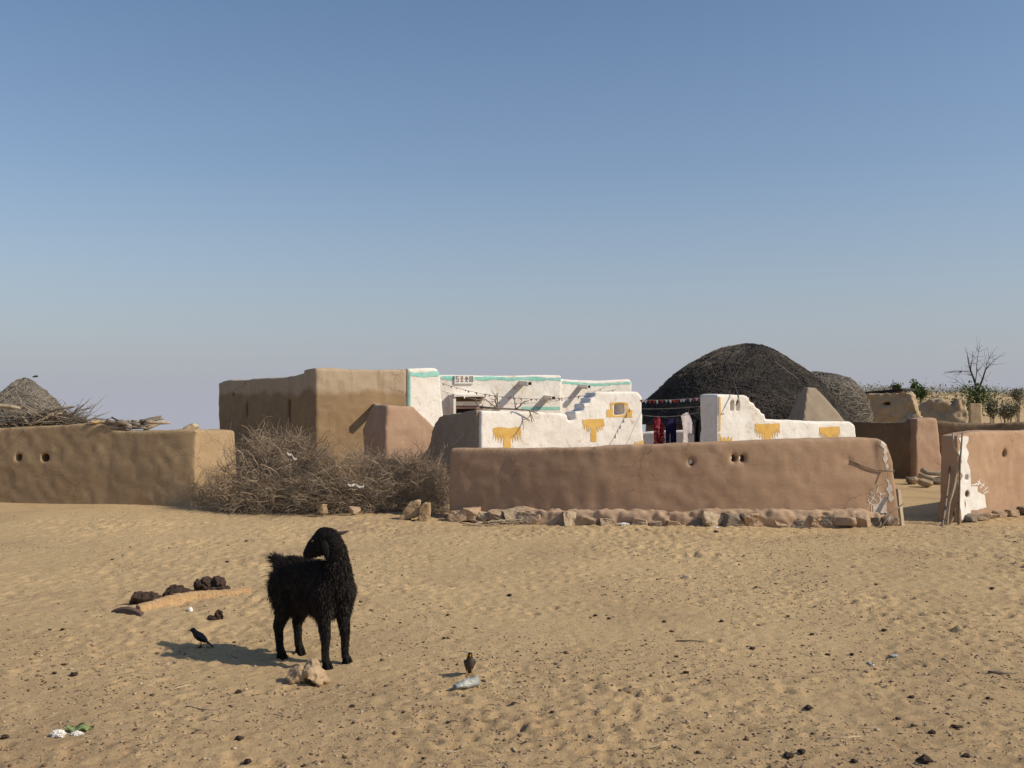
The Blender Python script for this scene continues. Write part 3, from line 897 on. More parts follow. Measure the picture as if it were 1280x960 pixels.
# ------------------------------------------------------------------ mud buttresses
bm = bmesh.new()
def quadfoot(px_l, Yl, px_f, Yf, px_r, Yr, z):
    a, b, c = Vector((PX(px_l, Yl), Yl, z)), Vector((PX(px_f, Yf), Yf, z)), Vector((PX(px_r, Yr), Yr, z))
    return [b, c, a + (c - b), a]
prism(bm, quadfoot(450, 18.1, 481, 17.3, 556, 18.15, -.2), quadfoot(454, 18.0, 482, 17.32, 546, 18.05, 1.14))
prism(bm, quadfoot(454, 18.0, 482, 17.32, 548, 18.07, 1.1), quadfoot(466, 17.8, 484, 17.38, 518, 17.75, ZY(507.5, 17.4)))
but = mud('mud_buttress', bm, M['clay_pink'], origin=(-1.9, 17.6, 0), voxel=.03, smooth=10, amp=.035)
tag(but, 'pinkish mud buttress with sloping right side in front of the big house', 'buttress')
bm = bmesh.new()
prism(bm, quadfoot(978, 18.5, 1001, 17.6, 1066, 18.3, -.2), quadfoot(980, 18.45, 1003, 17.6, 1062, 18.25, 1.22))
prism(bm, quadfoot(980, 18.45, 1003, 17.6, 1063, 18.25, 1.18), quadfoot(1003, 17.95, 1009, 17.75, 1020, 17.9, ZY(484, 17.8)))
but2 = mud('mud_buttress', bm, M['clay_grey'], origin=(5.3, 17.9, 0), voxel=.03, smooth=5, amp=.02)
tag(but2, 'grey brown pyramid shaped mud pillar behind the low white wall', 'buttress')

# ------------------------------------------------------------------ the big house
house = empty('mud_house', (-3.2, 21, 0), 'large flat roofed mud house with slit windows and a white turquoise edged end', 'house')
hc = (PX(394, 19.0), 19.0)
hl = (PX(271, 24.0), 24.0)
he = (PX(550, 20.52), 20.52)
dl, nl = frame_dir(hl, hc)
dR, nR = frame_dir(hc, he)
LL = (Vector(hc) - Vector(hl)).length; LR = (Vector(he) - Vector(hc)).length
def s_R(px):
    k = (px - 640) / F
    return (k * hc[1] - hc[0]) / (dR.x - k * dR.y)
def z_R(px, py): return ZY(py, hc[1] + s_R(px) * dR.y)
def s_L(px):
    k = (px - 640) / F
    return (k * hl[1] - hl[0]) / (dl.x - k * dl.y)
def z_L(px, py): return ZY(py, hl[1] + s_L(px) * dl.y)
split = s_R(510)
bm = bmesh.new()
profL = [(272, 478), (278, 475), (310, 473), (345, 471), (368, 469), (380, 465), (388, 461), (394, 459.5)]
slab(bm, hl, dl, [(0, -.2)] + [(s_L(a), z_L(a, b)) for a, b in profL] + [(LL, -.2)], .6)
slab(bm, hc, dR, [(0, -.2), (0, z_R(394, 459.5)), (s_R(440), z_R(440, 461)), (split, z_R(510, 461)), (split, -.2)], .6)
# roof mass behind
A0, B0, C0 = Vector((*hl, 0)), Vector((*hc, 0)), Vector((*he, 0))
ins = nl * .4 + nR * .4
foot = [A0 + nl * .4, B0 + ins, B0 + dR * split + nR * .4, A0 + dR * 2.4 + nl * .4]
prism(bm, [p + Vector((0, 0, -.2)) for p in foot], [p + Vector((0, 0, 1.95)) for p in foot])
cut = bmesh.new()
for px, py, w, h in ((308, 512, .06, .17), (360, 514, .085, .22), (291.5, 493, .05, .06), (340, 508, .02, .02)):
    c = Vector((*hl, 0)) + dl * s_L(px) + nl * .1; c.z = z_L(px, py)
    box(cut, c, dl, nl, Vector((0, 0, 1)), w, .35, h)
hb = mud('clay_body', bm, M['clay_house'], parent=house, cut=cut, voxel=.035, smooth=6, amp=.045, freq=.9)
bm = bmesh.new()
slab(bm, hc, dR, [(split - .01, -.2), (split - .01, z_R(510, 460.8)), (s_R(545), z_R(545, 459.8)), (s_R(549), z_R(549, 464)), (s_R(550.5), z_R(550, 475)), (s_R(554), z_R(552, 515)), (s_R(562), -.2)], .62, f=-.012)
hwht = mud('white_end', bm, M['white'], parent=house, voxel=.03, smooth=5, amp=.02, freq=1.0, fine=.004)
bvw = bvh_of(hwht)
decal('turquoise_band', hwht, M['teal'], hc, dR, split + .02, s_R(549), z_R(530, 473), z_R(530, 462), lambda S, Z: (Z < z_R(530, 464.4) + .02 * np.sin(S * 5)) & (Z > z_R(530, 470.5) + .015 * np.sin(S * 7 + 1)), res=.012, parent=house, bv=bvw, wear=.15)
decal('turquoise_border', hwht, M['teal'], hc, dR, split, split + .045, .5, z_R(510, 469), lambda S, Z: S > -9, res=.012, parent=house, bv=bvw, wear=.2)
# spout on the brown face
def spout(par, o, d, s, z, length, mat, w=.055, dirn=None, name='drain_spout'):
    nn = Vector((-d.y, d.x, 0))
    c = Vector((o[0], o[1], 0)) + d * s; c.z = z
    ax = dirn.normalized() if dirn else (-nn + Vector((0, 0, -.05))).normalized()
    side = ax.cross(Vector((0, 0, 1))).normalized(); up = side.cross(ax)
    bm = bmesh.new()
    mid = c + ax * length * .5 - ax * .05
    box(bm, mid - up * w * .7, side, ax, up, w, length / 2 + .05, w * .3)
    box(bm, mid + side * w * .85, side, ax, up, w * .15, length / 2 + .05, w)
    box(bm, mid - side * w * .85, side, ax, up, w * .15, length / 2 + .05, w)
    box(bm, mid + up * w * .85, side, ax, up, w * .7, length / 2 + .02, w * .15)
    o_ = link_mesh(name, bm_mesh(name, bm), mat, par, smooth=False)
    # dark mouth
    bm = bmesh.new()
    box(bm, c + ax * (length - .015), side, ax, up, w * .66, .006, w * .62)
    k = link_mesh('mouth', bm_mesh('mouth', bm), M['black_hole'], None, smooth=False)
    k.parent = o_; 
    k.data.transform(__import__('mathutils').Matrix.Translation(-Vector(par.location)))
    return o_
spout(house, hc, dR, s_R(470), z_R(470, 508), .46, M['pale_wood'], .055, dirn=(-nR * .9 - dR * .30 + Vector((0, 0, -.04))))

# ------------------------------------------------------------------ back wing with the turquoise parapet
wing = empty('white_house', (.6, 24.5, 0), 'low white house wing with turquoise parapet bands, drain spouts and a plaque', 'house')
of = (PX(546, 23.4), 23.4); ef = (PX(702, 24.5), 24.5)
df, nf = frame_dir(of, ef)
def s_f(px, o=None, d=None):
    o = o or of; d = d or df
    k = (px - 640) / F
    return (k * o[1] - o[0]) / (d.x - k * d.y)
def z_f(px, py, o=None, d=None):
    o = o or of; d = d or df
    return ZY(py, o[1] + s_f(px, o, d) * d.y)
bm = bmesh.new()
slab(bm, of, df, [(0, -.2), (0, z_f(548, 469)), (s_f(620), z_f(620, 469.5)), (s_f(702), z_f(702, 468.5)), (s_f(702), -.2)], .4)
fb = mud('front_wall', bm, M['white'], parent=wing, voxel=.035, smooth=3, amp=.015, freq=1.2, fine=.003)
bvb = bvh_of(fb)
og = (PX(701, 24.72), 24.72); eg = (PX(790, 25.6), 25.6)
dg_, ng = frame_dir(og, eg)
zf2 = lambda px, py: z_f(px, py, og, dg_)
sf2 = lambda px: s_f(px, og, dg_)
bm = bmesh.new()
slab(bm, og, dg_, [(-.1, -.2), (-.1, zf2(701, 473)), (sf2(745), zf2(745, 476)), (sf2(787), zf2(787, 474)), (sf2(790), zf2(790, 479)), (sf2(790.5), -.2)], .4)
fb2 = mud('side_wall', bm, M['white'], parent=wing, voxel=.035, smooth=3, amp=.015, freq=1.2, fine=.003)
bvb2 = bvh_of(fb2)
decal('turquoise_band', fb, M['teal'], of, df, s_f(551), s_f(701.5), z_f(620, 478), z_f(620, 468), lambda S, Z: (Z < z_f(620, 471) + .012 * np.sin(S * 6)) & (Z > z_f(620, 475.3) + .012 * np.sin(S * 9 + 1)) & ~((S > s_f(567)) & (S < s_f(591))), res=.014, parent=wing, bv=bvb, wear=.1)
decal('turquoise_band', fb2, M['teal'], og, dg_, sf2(703), sf2(788), zf2(745, 483), zf2(745, 474), lambda S, Z: (Z < zf2(745, 478.2) + .025 * np.cos(S * 3.1)) & (Z > zf2(745, 481) + .025 * np.cos(S * 3.1)), res=.014, parent=wing, bv=bvb2, wear=.1)
decal('turquoise_band', fb, M['teal'], of, df, s_f(652), s_f(700), z_f(670, 512.5), z_f(670, 508.5), lambda S, Z: S > -9, res=.014, parent=wing, bv=bvb, wear=.35)
# roof sheet behind
bm = bmesh.new()
ft = [Vector((of[0], of[1], 0)) + nf * .3, Vector((ef[0], ef[1], 0)) + nf * .3, Vector((eg[0], eg[1], 0)) + ng * .3, Vector((eg[0] - 1, eg[1] + 3, 0)), Vector((of[0] - 1, of[1] + 3, 0))]
prism(bm, [p + Vector((0, 0, -.2)) for p in ft], [p + Vector((0, 0, 1.9)) for p in ft])
link_mesh('roof', bm_mesh('roof', bm), M['clay_grey'], wing, smooth=False)
# plaque with four painted signs
def wall_pt(o, d, s, z, out): 
    nn = Vector((-d.y, d.x, 0)); p = Vector((o[0], o[1], 0)) + d * s - nn * out; p.z = z; return p
bm = bmesh.new()
sp0, sp1 = s_f(567.5), s_f(591.5)
zc, zh = z_f(579, 474.6), (z_f(579, 469.6) - z_f(579, 479.6)) / 2
box(bm, wall_pt(of, df, (sp0 + sp1) / 2, zc, .03), df, nf, Vector((0, 0, 1)), (sp1 - sp0) / 2, .025, zh)
plaque = link_mesh('plaque', bm_mesh('plaque', bm), M['paint_white'], wing, smooth=False)
glyphs = [('paint_grey', [(-.5, .9, .5, .9), (-.5, .1, .5, .1), (-.5, -.8, .5, -.8), (-.5, .9, -.5, .1), (.5, .1, .5, -.8)]),
          ('paint_red', [(-.4, .9, .4, .9), (0, .9, 0, -.8), (-.5, -.8, .5, -.8), (-.5, .2, .5, .2)]),
          ('paint_grey', [(-.7, .1, 0, .9), (0, .9, .7, .1), (-.7, .1, .7, .1), (-.5, -.7, .5, -.7), (0, .5, 0, -.7)]),
          ('paint_grey', [(-.6, .9, .6, .9), (-.6, -.8, .6, -.8), (-.6, .9, -.6, -.8), (.6, .9, .6, -.8), (-.6, .3, .6, .3), (-.6, -.25, .6, -.25)])]
for k, (mt, segs) in enumerate(glyphs):
    cx = sp0 + (sp1 - sp0) * (.14 + .24 * k)
    bm = bmesh.new()
    for x0, y0, x1, y1 in segs:
        u = .055
        a = wall_pt(of, df, cx + x0 * u, zc + .01 + y0 * .065, .058); b = wall_pt(of, df, cx + x1 * u, zc + .01 + y1 * .065, .058)
        ax = (b - a).normalized(); up = ax.cross(nf).normalized()
        box(bm, (a + b) / 2, ax, nf, up, (b - a).length / 2 + .008, .003, .010)
    g = link_mesh('painted_sign', bm_mesh('painted_sign', bm), M[mt], None, smooth=False)
    g.data.transform(__import__('mathutils').Matrix.Translation(-Vector(wing.location)))
    g.parent = plaque
# hooded window
zt, zb = z_f(580, 494.5), z_f(580, 522)
w0, w1 = s_f(564), s_f(604)
UP = Vector((0, 0, 1))
bm = bmesh.new(); box(bm, wall_pt(of, df, (w0 + w1) / 2, zt, .20), df, nf, UP, (w1 - w0) / 2 + .06, .22, .025)
link_mesh('window_hood', bm_mesh('window_hood', bm), M['white'], wing, smooth=False)
bm = bmesh.new(); box(bm, wall_pt(of, df, w0 - .03, (zt + zb) / 2 - .03, .18), df, nf, UP, .03, .20, (zt - zb) / 2)
link_mesh('window_cheek', bm_mesh('window_cheek', bm), M['white'], wing, smooth=False)
win = None
bm = bmesh.new(); box(bm, wall_pt(of, df, (w0 + w1) / 2, z_f(580, 514), .05), df, nf, UP, (w1 - w0) / 2 - .04, .045, .16)
win = link_mesh('window', bm_mesh('window', bm), M['black_hole'], wing, smooth=False)
for py, hh, out, mt, nm in ((499, .045, .05, 'clay_dark', 'lintel'), (504.5, .05, .11, 'white', 'shelf'), (509.5, .028, .13, 'paint_red', 'painted_bar')):
    bm = bmesh.new(); box(bm, wall_pt(of, df, (w0 + w1) / 2 - .03, z_f(580, py), out), df, nf, UP, (w1 - w0) / 2 - .05, .05, hh)
    link_mesh(nm, bm_mesh(nm, bm), M[mt], wing, smooth=False)
spout(wing, of, df, s_f(652), z_f(652, 479), .55, M['white'], .06)
spout(wing, og, dg_, sf2(726), zf2(726, 483), .42, M['white'], .05)
spout(wing, of, df, s_f(683), z_f(683, 497), .45, M['white'], .06)

# ------------------------------------------------------------------ dome huts
def thatch_mat(name, c, c2):
    m, nt, b = new_mat(name)
    p = pos(nt)
    col = mix(nt, ramp(nt, tex_noise(nt, 1.2, 5, .6, p).outputs[0], [(.35, 0.), (.7, 1.)]).outputs[0], c, c2)
    f = tex_noise(nt, 45, 4, .7, p)
    col = mix(nt, ramp(nt, f.outputs[0], [(.35, .6), (.6, 0.)]).outputs[0], col, tuple(v * .4 for v in c))
    nt.links.new(col, b.inputs['Base Color'])
    bump(nt, b, f.outputs[0], .9, .03)
    return m
M['thatch_dark'] = thatch_mat('dark_thatch', (.046, .043, .042), (.066, .058, .052))
M['thatch_twig'] = plain('thatch_twigs', (.058, .053, .050), scale=2.2, c2=(.13, .11, .09), bs=0)
M['thatch_grey'] = thatch_mat('grey_thatch', (.21, .185, .155), (.26, .23, .19))
M['thatch_straw'] = plain('thatch_straw', (.24, .21, .175), scale=5, c2=(.34, .295, .24), bs=0)

def dome(name, cx, cy, ztop, prof, label, n_twigs, mats, seed, sx=1.0, wall_r=None, straw=(.25, .7), lump=.10):
    rd = random.Random(seed)
    hut = empty(name, (cx, cy, 0), label, 'hut', 'brushwood huts')
    hs = [h for h, r in prof]; rs = [r for h, r in prof]
    def surf(h, a):
        r = float(np.interp(h, hs, rs))
        x, y = math.cos(a) * r, math.sin(a) * r
        b = 1 + lump * noise.noise(Vector((math.cos(a) * 1.3 + seed, math.sin(a) * 1.3, h * 1.2)))
        k = sx if x > 0 else 1.0
        return Vector((cx + x * b * k, cy + y * b, ztop - h + .06 * noise.noise(Vector((x * 1.5, y * 1.5, seed)))))
    nh, na = 46, 96
    hmax = hs[-1]
    V, Fc = [], []
    for i in range(nh + 1):
        h = hmax * (i / nh) ** 1.25
        for j in range(na): V.append(surf(h, 2 * math.pi * j / na) + rvec(rd) * .02)
    for i in range(nh):
        for j in range(na):
            Fc.append((i * na + j, (i + 1) * na + j, (i + 1) * na + (j + 1) % na, i * na + (j + 1) % na))
    items = []
    for k in range(int(n_twigs * 1.5)):
        h = hmax * rd.random() ** .75; a = rd.uniform(math.pi * .95, math.pi * 2.05) if rd.random() < .8 else rd.uniform(0, 6.28)
        L_ = rd.uniform(*straw); lean = rd.gauss(0, .35)
        pts = []
        for t in range(4):
            hh = min(hmax, h + L_ * t / 3 * .8); aa = a + lean * L_ * t / 3 / max(.5, float(np.interp(hh, hs, rs)))
            p = surf(hh, aa); c = Vector((cx, cy, p.z)); 
            pts.append(p + (p - c).normalized() * rd.uniform(.0, .045) + Vector((0, 0, rd.uniform(0, .03))))
        items.append((pts, rd.uniform(.003, .007), .003))
    for k in range(n_twigs // 7):
        h = hmax * rd.uniform(.05, .95); a = rd.uniform(math.pi * .95, math.pi * 2.05); L_ = rd.uniform(.3, 1.0); sl_ = rd.gauss(0, .35)
        pts = []
        for t in range(5):
            aa = a + L_ * t / 4 / max(.6, float(np.interp(h, hs, rs)))
            hh = min(hmax, max(.02, h + sl_ * L_ * t / 4 - .05 * math.sin(t / 4 * 3.14)))
            p = surf(hh, aa); c = Vector((cx, cy, p.z))
            pts.append(p + (p - c).normalized() * rd.uniform(.02, .10))
        items.append((pts, rd.uniform(.004, .009), .004))
    V2, F2 = tubes(items, 3)
    b = len(V)
    me = mesh_from('roof', V + V2, Fc + [tuple(x + b for x in f) for f in F2])
    ro = link_mesh('thatch_roof', me, list(mats), hut)
    mi = np.zeros(len(ro.data.polygons), 'i'); mi[len(Fc):] = 1
    ro.data.polygons.foreach_set('material_index', mi)
    wr = wall_r or rs[-1] * .86
    bm = bmesh.new()
    seg = 40
    prism(bm, [Vector((cx + wr * math.cos(2 * math.pi * i / seg), cy + wr * math.sin(2 * math.pi * i / seg), -.2)) for i in range(seg)],
          [Vector((cx + wr * .96 * math.cos(2 * math.pi * i / seg), cy + wr * .96 * math.sin(2 * math.pi * i / seg), ztop - hmax + .12)) for i in range(seg)])
    link_mesh('round_wall', bm_mesh('round_wall', bm), M['clay_grey'], hut)
    return hut
k = 21.0 / F
dome('dome_hut', PX(932, 21), 21.0, ZY(430, 21), [(0, .02), (3 * k, 19 * k), (8 * k, 35 * k), (15 * k, 50 * k), (28 * k, 72 * k), (42 * k, 92 * k), (60 * k, 111 * k), (80 * k, 132 * k), (98 * k, 149 * k)],
     'big dark brushwood dome hut, the larger one, behind the white pillar', 5200, (M['thatch_dark'], M['thatch_twig']), 3, sx=.86, lump=.075)
k = 24.5 / F
dome('dome_hut', PX(1018, 24.5), 24.5, ZY(465, 24.5), [(0, .02), (3 * k, 20 * k), (9 * k, 38 * k), (20 * k, 50 * k), (38 * k, 60 * k), (60 * k, 68 * k), (75 * k, 72 * k)],
     'smaller grey dome hut half hidden behind the big dark dome', 2600, (M['thatch_dark'], M['thatch_straw']), 8)
k = 21.5 / F
dome('cone_hut', PX(30, 21.5), 21.5, ZY(473, 21.5), [(0, .03), (3 * k, 5 * k), (8 * k, 11 * k), (16 * k, 20 * k), (28 * k, 33 * k), (40 * k, 44 * k), (56 * k, 54 * k), (75 * k, 60 * k)],
     'grey thatched cone hut behind the left mud wall', 2600, (M['thatch_grey'], M['thatch_straw']), 5, lump=.12)

# ------------------------------------------------------------------ washing and bunting in the gap
def cord_pts(a, b, sag, n=14):
    return [a.lerp(b, i / n) - Vector((0, 0, sag * 4 * (i / n) * (1 - i / n))) for i in range(n + 1)]
M['cord'] = plain('cord', (.30, .28, .25), bs=0)
M['cloth_red'] = None
def cloth_mat(name, c, c2, scale, thr=.5):
    m, nt, b = new_mat(name)
    n1 = tex_noise(nt, scale, 2, .5, pos(nt))
    nt.links.new(mix(nt, ramp(nt, n1.outputs[0], [(thr, 0.), (thr + .04, 1.)]).outputs[0], c, c2), b.inputs['Base Color'])
    return m
M['cloth_red'] = cloth_mat('red_print_cloth', (.30, .03, .05), (.55, .35, .32), 26, .58)
M['cloth_navy'] = cloth_mat('navy_cloth', (.025, .022, .075), (.03, .028, .09), 20)
M['cloth_pale'] = cloth_mat('pale_cloth', (.76, .69, .67), (.70, .62, .60), 8)
M['cloth_black'] = cloth_mat('black_cloth', (.015, .013, .014), (.02, .018, .018), 8)
M['flag_red'] = plain('red_flag', (.45, .06, .05), bs=0)
M['flag_white'] = plain('white_flag', (.70, .68, .66), bs=0)
M['flag_dark'] = plain('dark_flag', (.10, .07, .07), bs=0)

def line_thing(name, a, b, sag, label, cat, flags=0, seed=0, cols=('flag_red', 'flag_white')):
    t = empty(name, a, label, cat)
    pts = cord_pts(a, b, sag)
    V, Fc = tubes([(pts, .0045, .0045)], 4)
    link_mesh('cord', mesh_from('cord', V, Fc), M['cord'], t)
    rd = random.Random(seed)
    for i in range(flags):
        u = (i + .5 + rd.uniform(-.3, .3)) / flags
        p = a.lerp(b, u) - Vector((0, 0, sag * 4 * u * (1 - u)))
        w, h = (rd.uniform(.025, .042), rd.uniform(.045, .07)) if seed == 3 else (rd.uniform(.016, .028), rd.uniform(.025, .055))
        d = (b - a).normalized(); s = Vector((-d.y, d.x, 0)) * rd.uniform(-.03, .03)
        v = [p - d * w + Vector((0, 0, .002)), p + d * w + Vector((0, 0, .002)), p + s + Vector((0, 0, -h)) + d * rd.uniform(-.02, .02)]
        off = Vector((-d.y, d.x, 0)) * .002
        vv = [q - off for q in v] + [q + off for q in v]
        link_mesh('flag', mesh_from('flag', vv, [(0, 1, 2), (5, 4, 3), (0, 3, 4, 1), (1, 4, 5, 2), (2, 5, 3, 0)]), M[rd.choice(cols)], t, smooth=False)
    return t
line_thing('bunting', P(800, 500, 17.2), P(886, 496, 16.2), .02, 'string of small red and white flags across the gap between the white walls', 'bunting', 17, 3)
line_thing('bunting', P(552, 479, 20.6), P(770, 487, 19.5), .25, 'string of small dark and pale flags from white house end to stepped white wall', 'bunting', 26, 4, ('flag_dark', 'flag_white', 'flag_red', 'flag_dark'))
line_thing('bunting', P(553, 489, 20.7), P(764, 481, 25.0), .35, 'sagging string of dull pennants along the turquoise banded wing', 'bunting', 22, 5, ('flag_dark', 'flag_red', 'flag_white'))
line_thing('washing_line', P(803, 511, 17.4), P(884, 507, 16.6), .02, 'bare pale cord below the bunting in the gap', 'line')
wa, wb = P(803, 519, 17.9), P(884, 513, 17.2)
line_thing('washing_line', wa, wb, .06, 'cord that carries the hanging clothes in the gap', 'line')

def cloth_piece(name, outline, Y, mat, label, fold=.03, folds=4, seed=0, turn=.5):
    """outline in px around its own place, filled as a folded sheet with thickness"""
    rd = random.Random(seed)
    xs_ = [p[0] for p in outline]; ys_ = [p[1] for p in outline]
    x0, x1, y0, y1 = min(xs_), max(xs_), min(ys_), max(ys_)
    ni, nj = 26, 30
    bm = bmesh.new()
    vid = {}
    def vv(i, j):
        if (i, j) not in vid:
            px, py = x0 + (x1 - x0) * i / ni, y0 + (y1 - y0) * j / nj
            p = P(px, py, Y)
            p.y += turn * (px - x0) / F * Y
            p.y += fold * math.sin(i / ni * folds * 6.28 + seed + .8 * math.sin(j * .12)) * (.4 + .6 * j / nj)
            vid[(i, j)] = bm.verts.new(p)
        return vid[(i, j)]
    S, Z = np.meshgrid(x0 + (x1 - x0) * (np.arange(ni) + .5) / ni, y0 + (y1 - y0) * (np.arange(nj) + .5) / nj, indexing='ij')
    for i, j in zip(*np.nonzero(in_poly(S, Z, outline))):
        bm.faces.new((vv(i, j), vv(i, j + 1), vv(i + 1, j + 1), vv(i + 1, j)))
    bmesh.ops.solidify(bm, geom=bm.faces[:], thickness=.006)
    o = link_mesh(name, bm_mesh(name, bm), mat, origin=P((x0 + x1) / 2, y0, Y))
    return tag(o, label, 'clothing', 'washing hung in the gap')
cloth_piece('hanging_dress', [(817, 522), (825, 520.5), (829, 528), (832, 545), (831, 566), (818, 566), (817.5, 545)], 17.75, M['cloth_red'], 'red patterned dress hanging on the line, left of the navy clothes', .05, 1.6, 1)
cloth_piece('hanging_trousers', [(832, 524), (838, 522), (846, 521.5), (846.5, 540), (846, 566), (838.5, 566), (838, 540), (836.5, 566), (832, 566)], 17.6, M['cloth_navy'], 'navy blue clothes hanging on the line between red dress and pale shirt', .03, 1.2, 2)
cloth_piece('hanging_shirt', [(851, 519), (858, 516), (863, 515.5), (868, 524), (875, 541), (873.5, 544), (863, 542.5), (864.5, 562), (852.5, 564), (855, 540)], 17.4, M['cloth_pale'], 'pale pinkish shirt hanging askew on the line', .04, 1.6, 3, turn=1.3)
cloth_piece('hanging_cloth', [(868, 527), (878, 524), (881, 566), (867, 566)], 17.7, M['cloth_black'], 'black cloth hanging on the line at the right, beside the white pillar', .04, 2, 4)
# low white wall behind them
bm = bmesh.new()
o5, e5 = (PX(806, 18.3), 18.3), (PX(878, 17.95), 17.95)
d5, n5 = frame_dir(o5, e5)
slab(bm, o5, d5, [(-.4, -.2), (-.4, ZY(541, 18.3)), (1.0, ZY(537, 18.1)), (1.3, ZY(536, 18)), (1.3, -.2)], .25)
tag(mud('whitewashed_wall', bm, M['white'], origin=(o5[0] + .5, 18.2, 0), voxel=.03, smooth=4, amp=.02), 'low white wall in shade behind the hanging clothes', 'wall')

# ------------------------------------------------------------------ back right compound
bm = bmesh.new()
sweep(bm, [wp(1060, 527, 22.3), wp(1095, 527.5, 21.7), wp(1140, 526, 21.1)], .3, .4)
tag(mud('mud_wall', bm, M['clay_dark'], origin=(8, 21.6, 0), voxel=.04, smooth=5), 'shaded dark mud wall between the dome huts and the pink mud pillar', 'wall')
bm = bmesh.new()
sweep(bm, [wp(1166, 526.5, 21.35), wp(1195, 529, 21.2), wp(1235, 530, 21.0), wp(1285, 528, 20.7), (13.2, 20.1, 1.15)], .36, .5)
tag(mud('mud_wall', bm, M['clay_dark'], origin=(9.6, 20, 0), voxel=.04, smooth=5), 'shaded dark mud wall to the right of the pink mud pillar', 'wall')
bm = bmesh.new()
prism(bm, quadfoot(1131, 21.5, 1144, 20.75, 1180, 21.0, -.2), quadfoot(1133, 21.45, 1145, 20.8, 1171, 20.98, ZY(523, 20.9)))
tag(mud('mud_pillar', bm, M['clay_pink'], origin=(8.5, 21, 0), voxel=.03, smooth=7, amp=.03), 'pink brown mud pillar standing between two dark wall stretches', 'pillar')
# logs and stones at its foot
def log(pts, r, mat, label):
    return stick('log', pts, r, r * .85, mat, label, 'log', 'logs lying at the foot of the mud pillar', 9)
log([P(1152, 587, 20.2), P(1160, 592, 20.1), P(1172, 592.5, 20.0), P(1184, 587, 20.0)], .055, 'pale_wood', 'bent pale log lying topmost in the heap at the pillar')
log([P(1148, 594, 20.0), P(1160, 597, 19.9), P(1176, 598, 19.9)], .05, 'pale_wood', 'second pale log under the bent one at the pillar')
log([P(1162, 603, 19.7), P(1174, 604, 19.6), P(1186, 602, 19.7)], .045, 'bark', 'dark log at the front of the heap by the pillar')
for k, (px, py, hw, hh, mt, lab) in enumerate(((1138, 600, 8, 5, 'stone_dark', 'dark stone left of the log heap at the pillar'), (1157, 603, 10, 6, 'stone', 'largest brown stone of the log heap at the pillar'), (1143, 600, 5, 5, 'stone_pale', 'small pale stone left of the log heap at the pillar'), (1172, 600, 8, 5, 'stone_dark', 'dark stone under the logs at the pillar'))):
    Y = EYE * F / (py + hh - HOR)
    tag(link_mesh('stone', rock_mesh(P(px, py, Y), (hw * Y / F, .14, hh * Y / F), 300 + k), M[mt], origin=P(px, py + hh, Y), smooth=False), lab, 'stone')
# ruins beyond
ru = empty('ruined_house', (10.2, 27, 0), 'broken roofless mud house with slanting top behind the dark wall', 'house')
orr = (PX(1070, 28), 28); er = (PX(1150, 27), 27); drr, nrr = frame_dir(orr, er)
def s_r(px):
    k = (px - 640) / F; return (k * orr[1] - orr[0]) / (drr.x - k * drr.y)
def z_r(px, py): return ZY(py, orr[1] + s_r(px) * drr.y)
bm = bmesh.new()
slab(bm, orr, drr, [(0, -.2), (0, z_r(1070, 494)), (s_r(1078), z_r(1078, 493)), (s_r(1100), z_r(1100, 491)), (s_r(1120), z_r(1120, 489)), (s_r(1132), z_r(1132, 487.5)), (s_r(1138), z_r(1138, 492)), (s_r(1148), z_r(1148, 515)), (s_r(1158), z_r(1158, 540)), (s_r(1160), -.2)], .5)
cut = bmesh.new()
tube_cut(cut, Vector((orr[0], orr[1], 0)) + drr * s_r(1107) + Vector((0, 0, z_r(1107, 505))), nrr, .15, .06, .3)
mud('broken_wall', bm, M['clay_ruin'], parent=ru, cut=cut, voxel=.04, smooth=2, amp=.11, freq=2.6, fine=.04, ffreq=9)
bm = bmesh.new()
c = Vector((orr[0], orr[1], 0)) + drr * (s_r(1102)) + nrr * .9; c.z = z_r(1102, 489.5)
c = c - drr * .12
box(bm, c, (drr + Vector((0, 0, .10))).normalized(), nrr, (Vector((0, 0, 1)) - drr * .10).normalized(), .62, .7, .03)
link_mesh('fallen_roof', bm_mesh('fallen_roof', bm), M['thatch_dark'], ru, smooth=False)
bm = bmesh.new()
rr_ = random.Random(9)
sweep(bm, [wp(1130, 505, 34), wp(1150, 501, 33.7), wp(1162, 498, 33.5), wp(1172, 499, 33.4), wp(1180, 503, 33.3), wp(1190, 504, 33.1), wp(1200, 498, 33.0), wp(1207, 497, 33), wp(1213, 502, 33)], .5, 1.1, curved=False)
tag(mud('mud_wall', bm, M['clay_ruin'], origin=(14.3, 33.5, 0), voxel=.05, smooth=1, amp=.12, freq=2.4, fine=.07, ffreq=8), 'crumbled sandy mud wall below the leafless tree', 'wall')
bm = bmesh.new()
prism(bm, quadfoot(1208, 31.4, 1211, 31.0, 1230, 31.0, -.2), quadfoot(1210, 31.4, 1212, 31.0, 1228, 31.0, ZY(504, 31)))
tag(mud('mud_pillar', bm, M['clay_ruin'], origin=(14.4, 31.2, 0), voxel=.05, smooth=4, amp=.04), 'square sandy mud post below the leafless tree', 'pillar')
bm = bmesh.new()
box(bm, P(1234, 514, 31.1), Vector((1, 0, 0)), Vector((0, 1, 0)), UP, .10, .04, .36)
bmesh.ops.subdivide_edges(bm, edges=bm.edges[:], cuts=3)
for v in bm.verts: v.co += rvec(rr_) * .012
o = link_mesh('old_board', bm_mesh('old_board', bm), plain('brown_board', (.14, .06, .035), scale=10), origin=P(1234, 525, 31.1), smooth=False)
o.location.z = gz(o.location.x, o.location.y)+.30
tag(o, 'upright reddish brown board beside the sandy mud post', 'board')

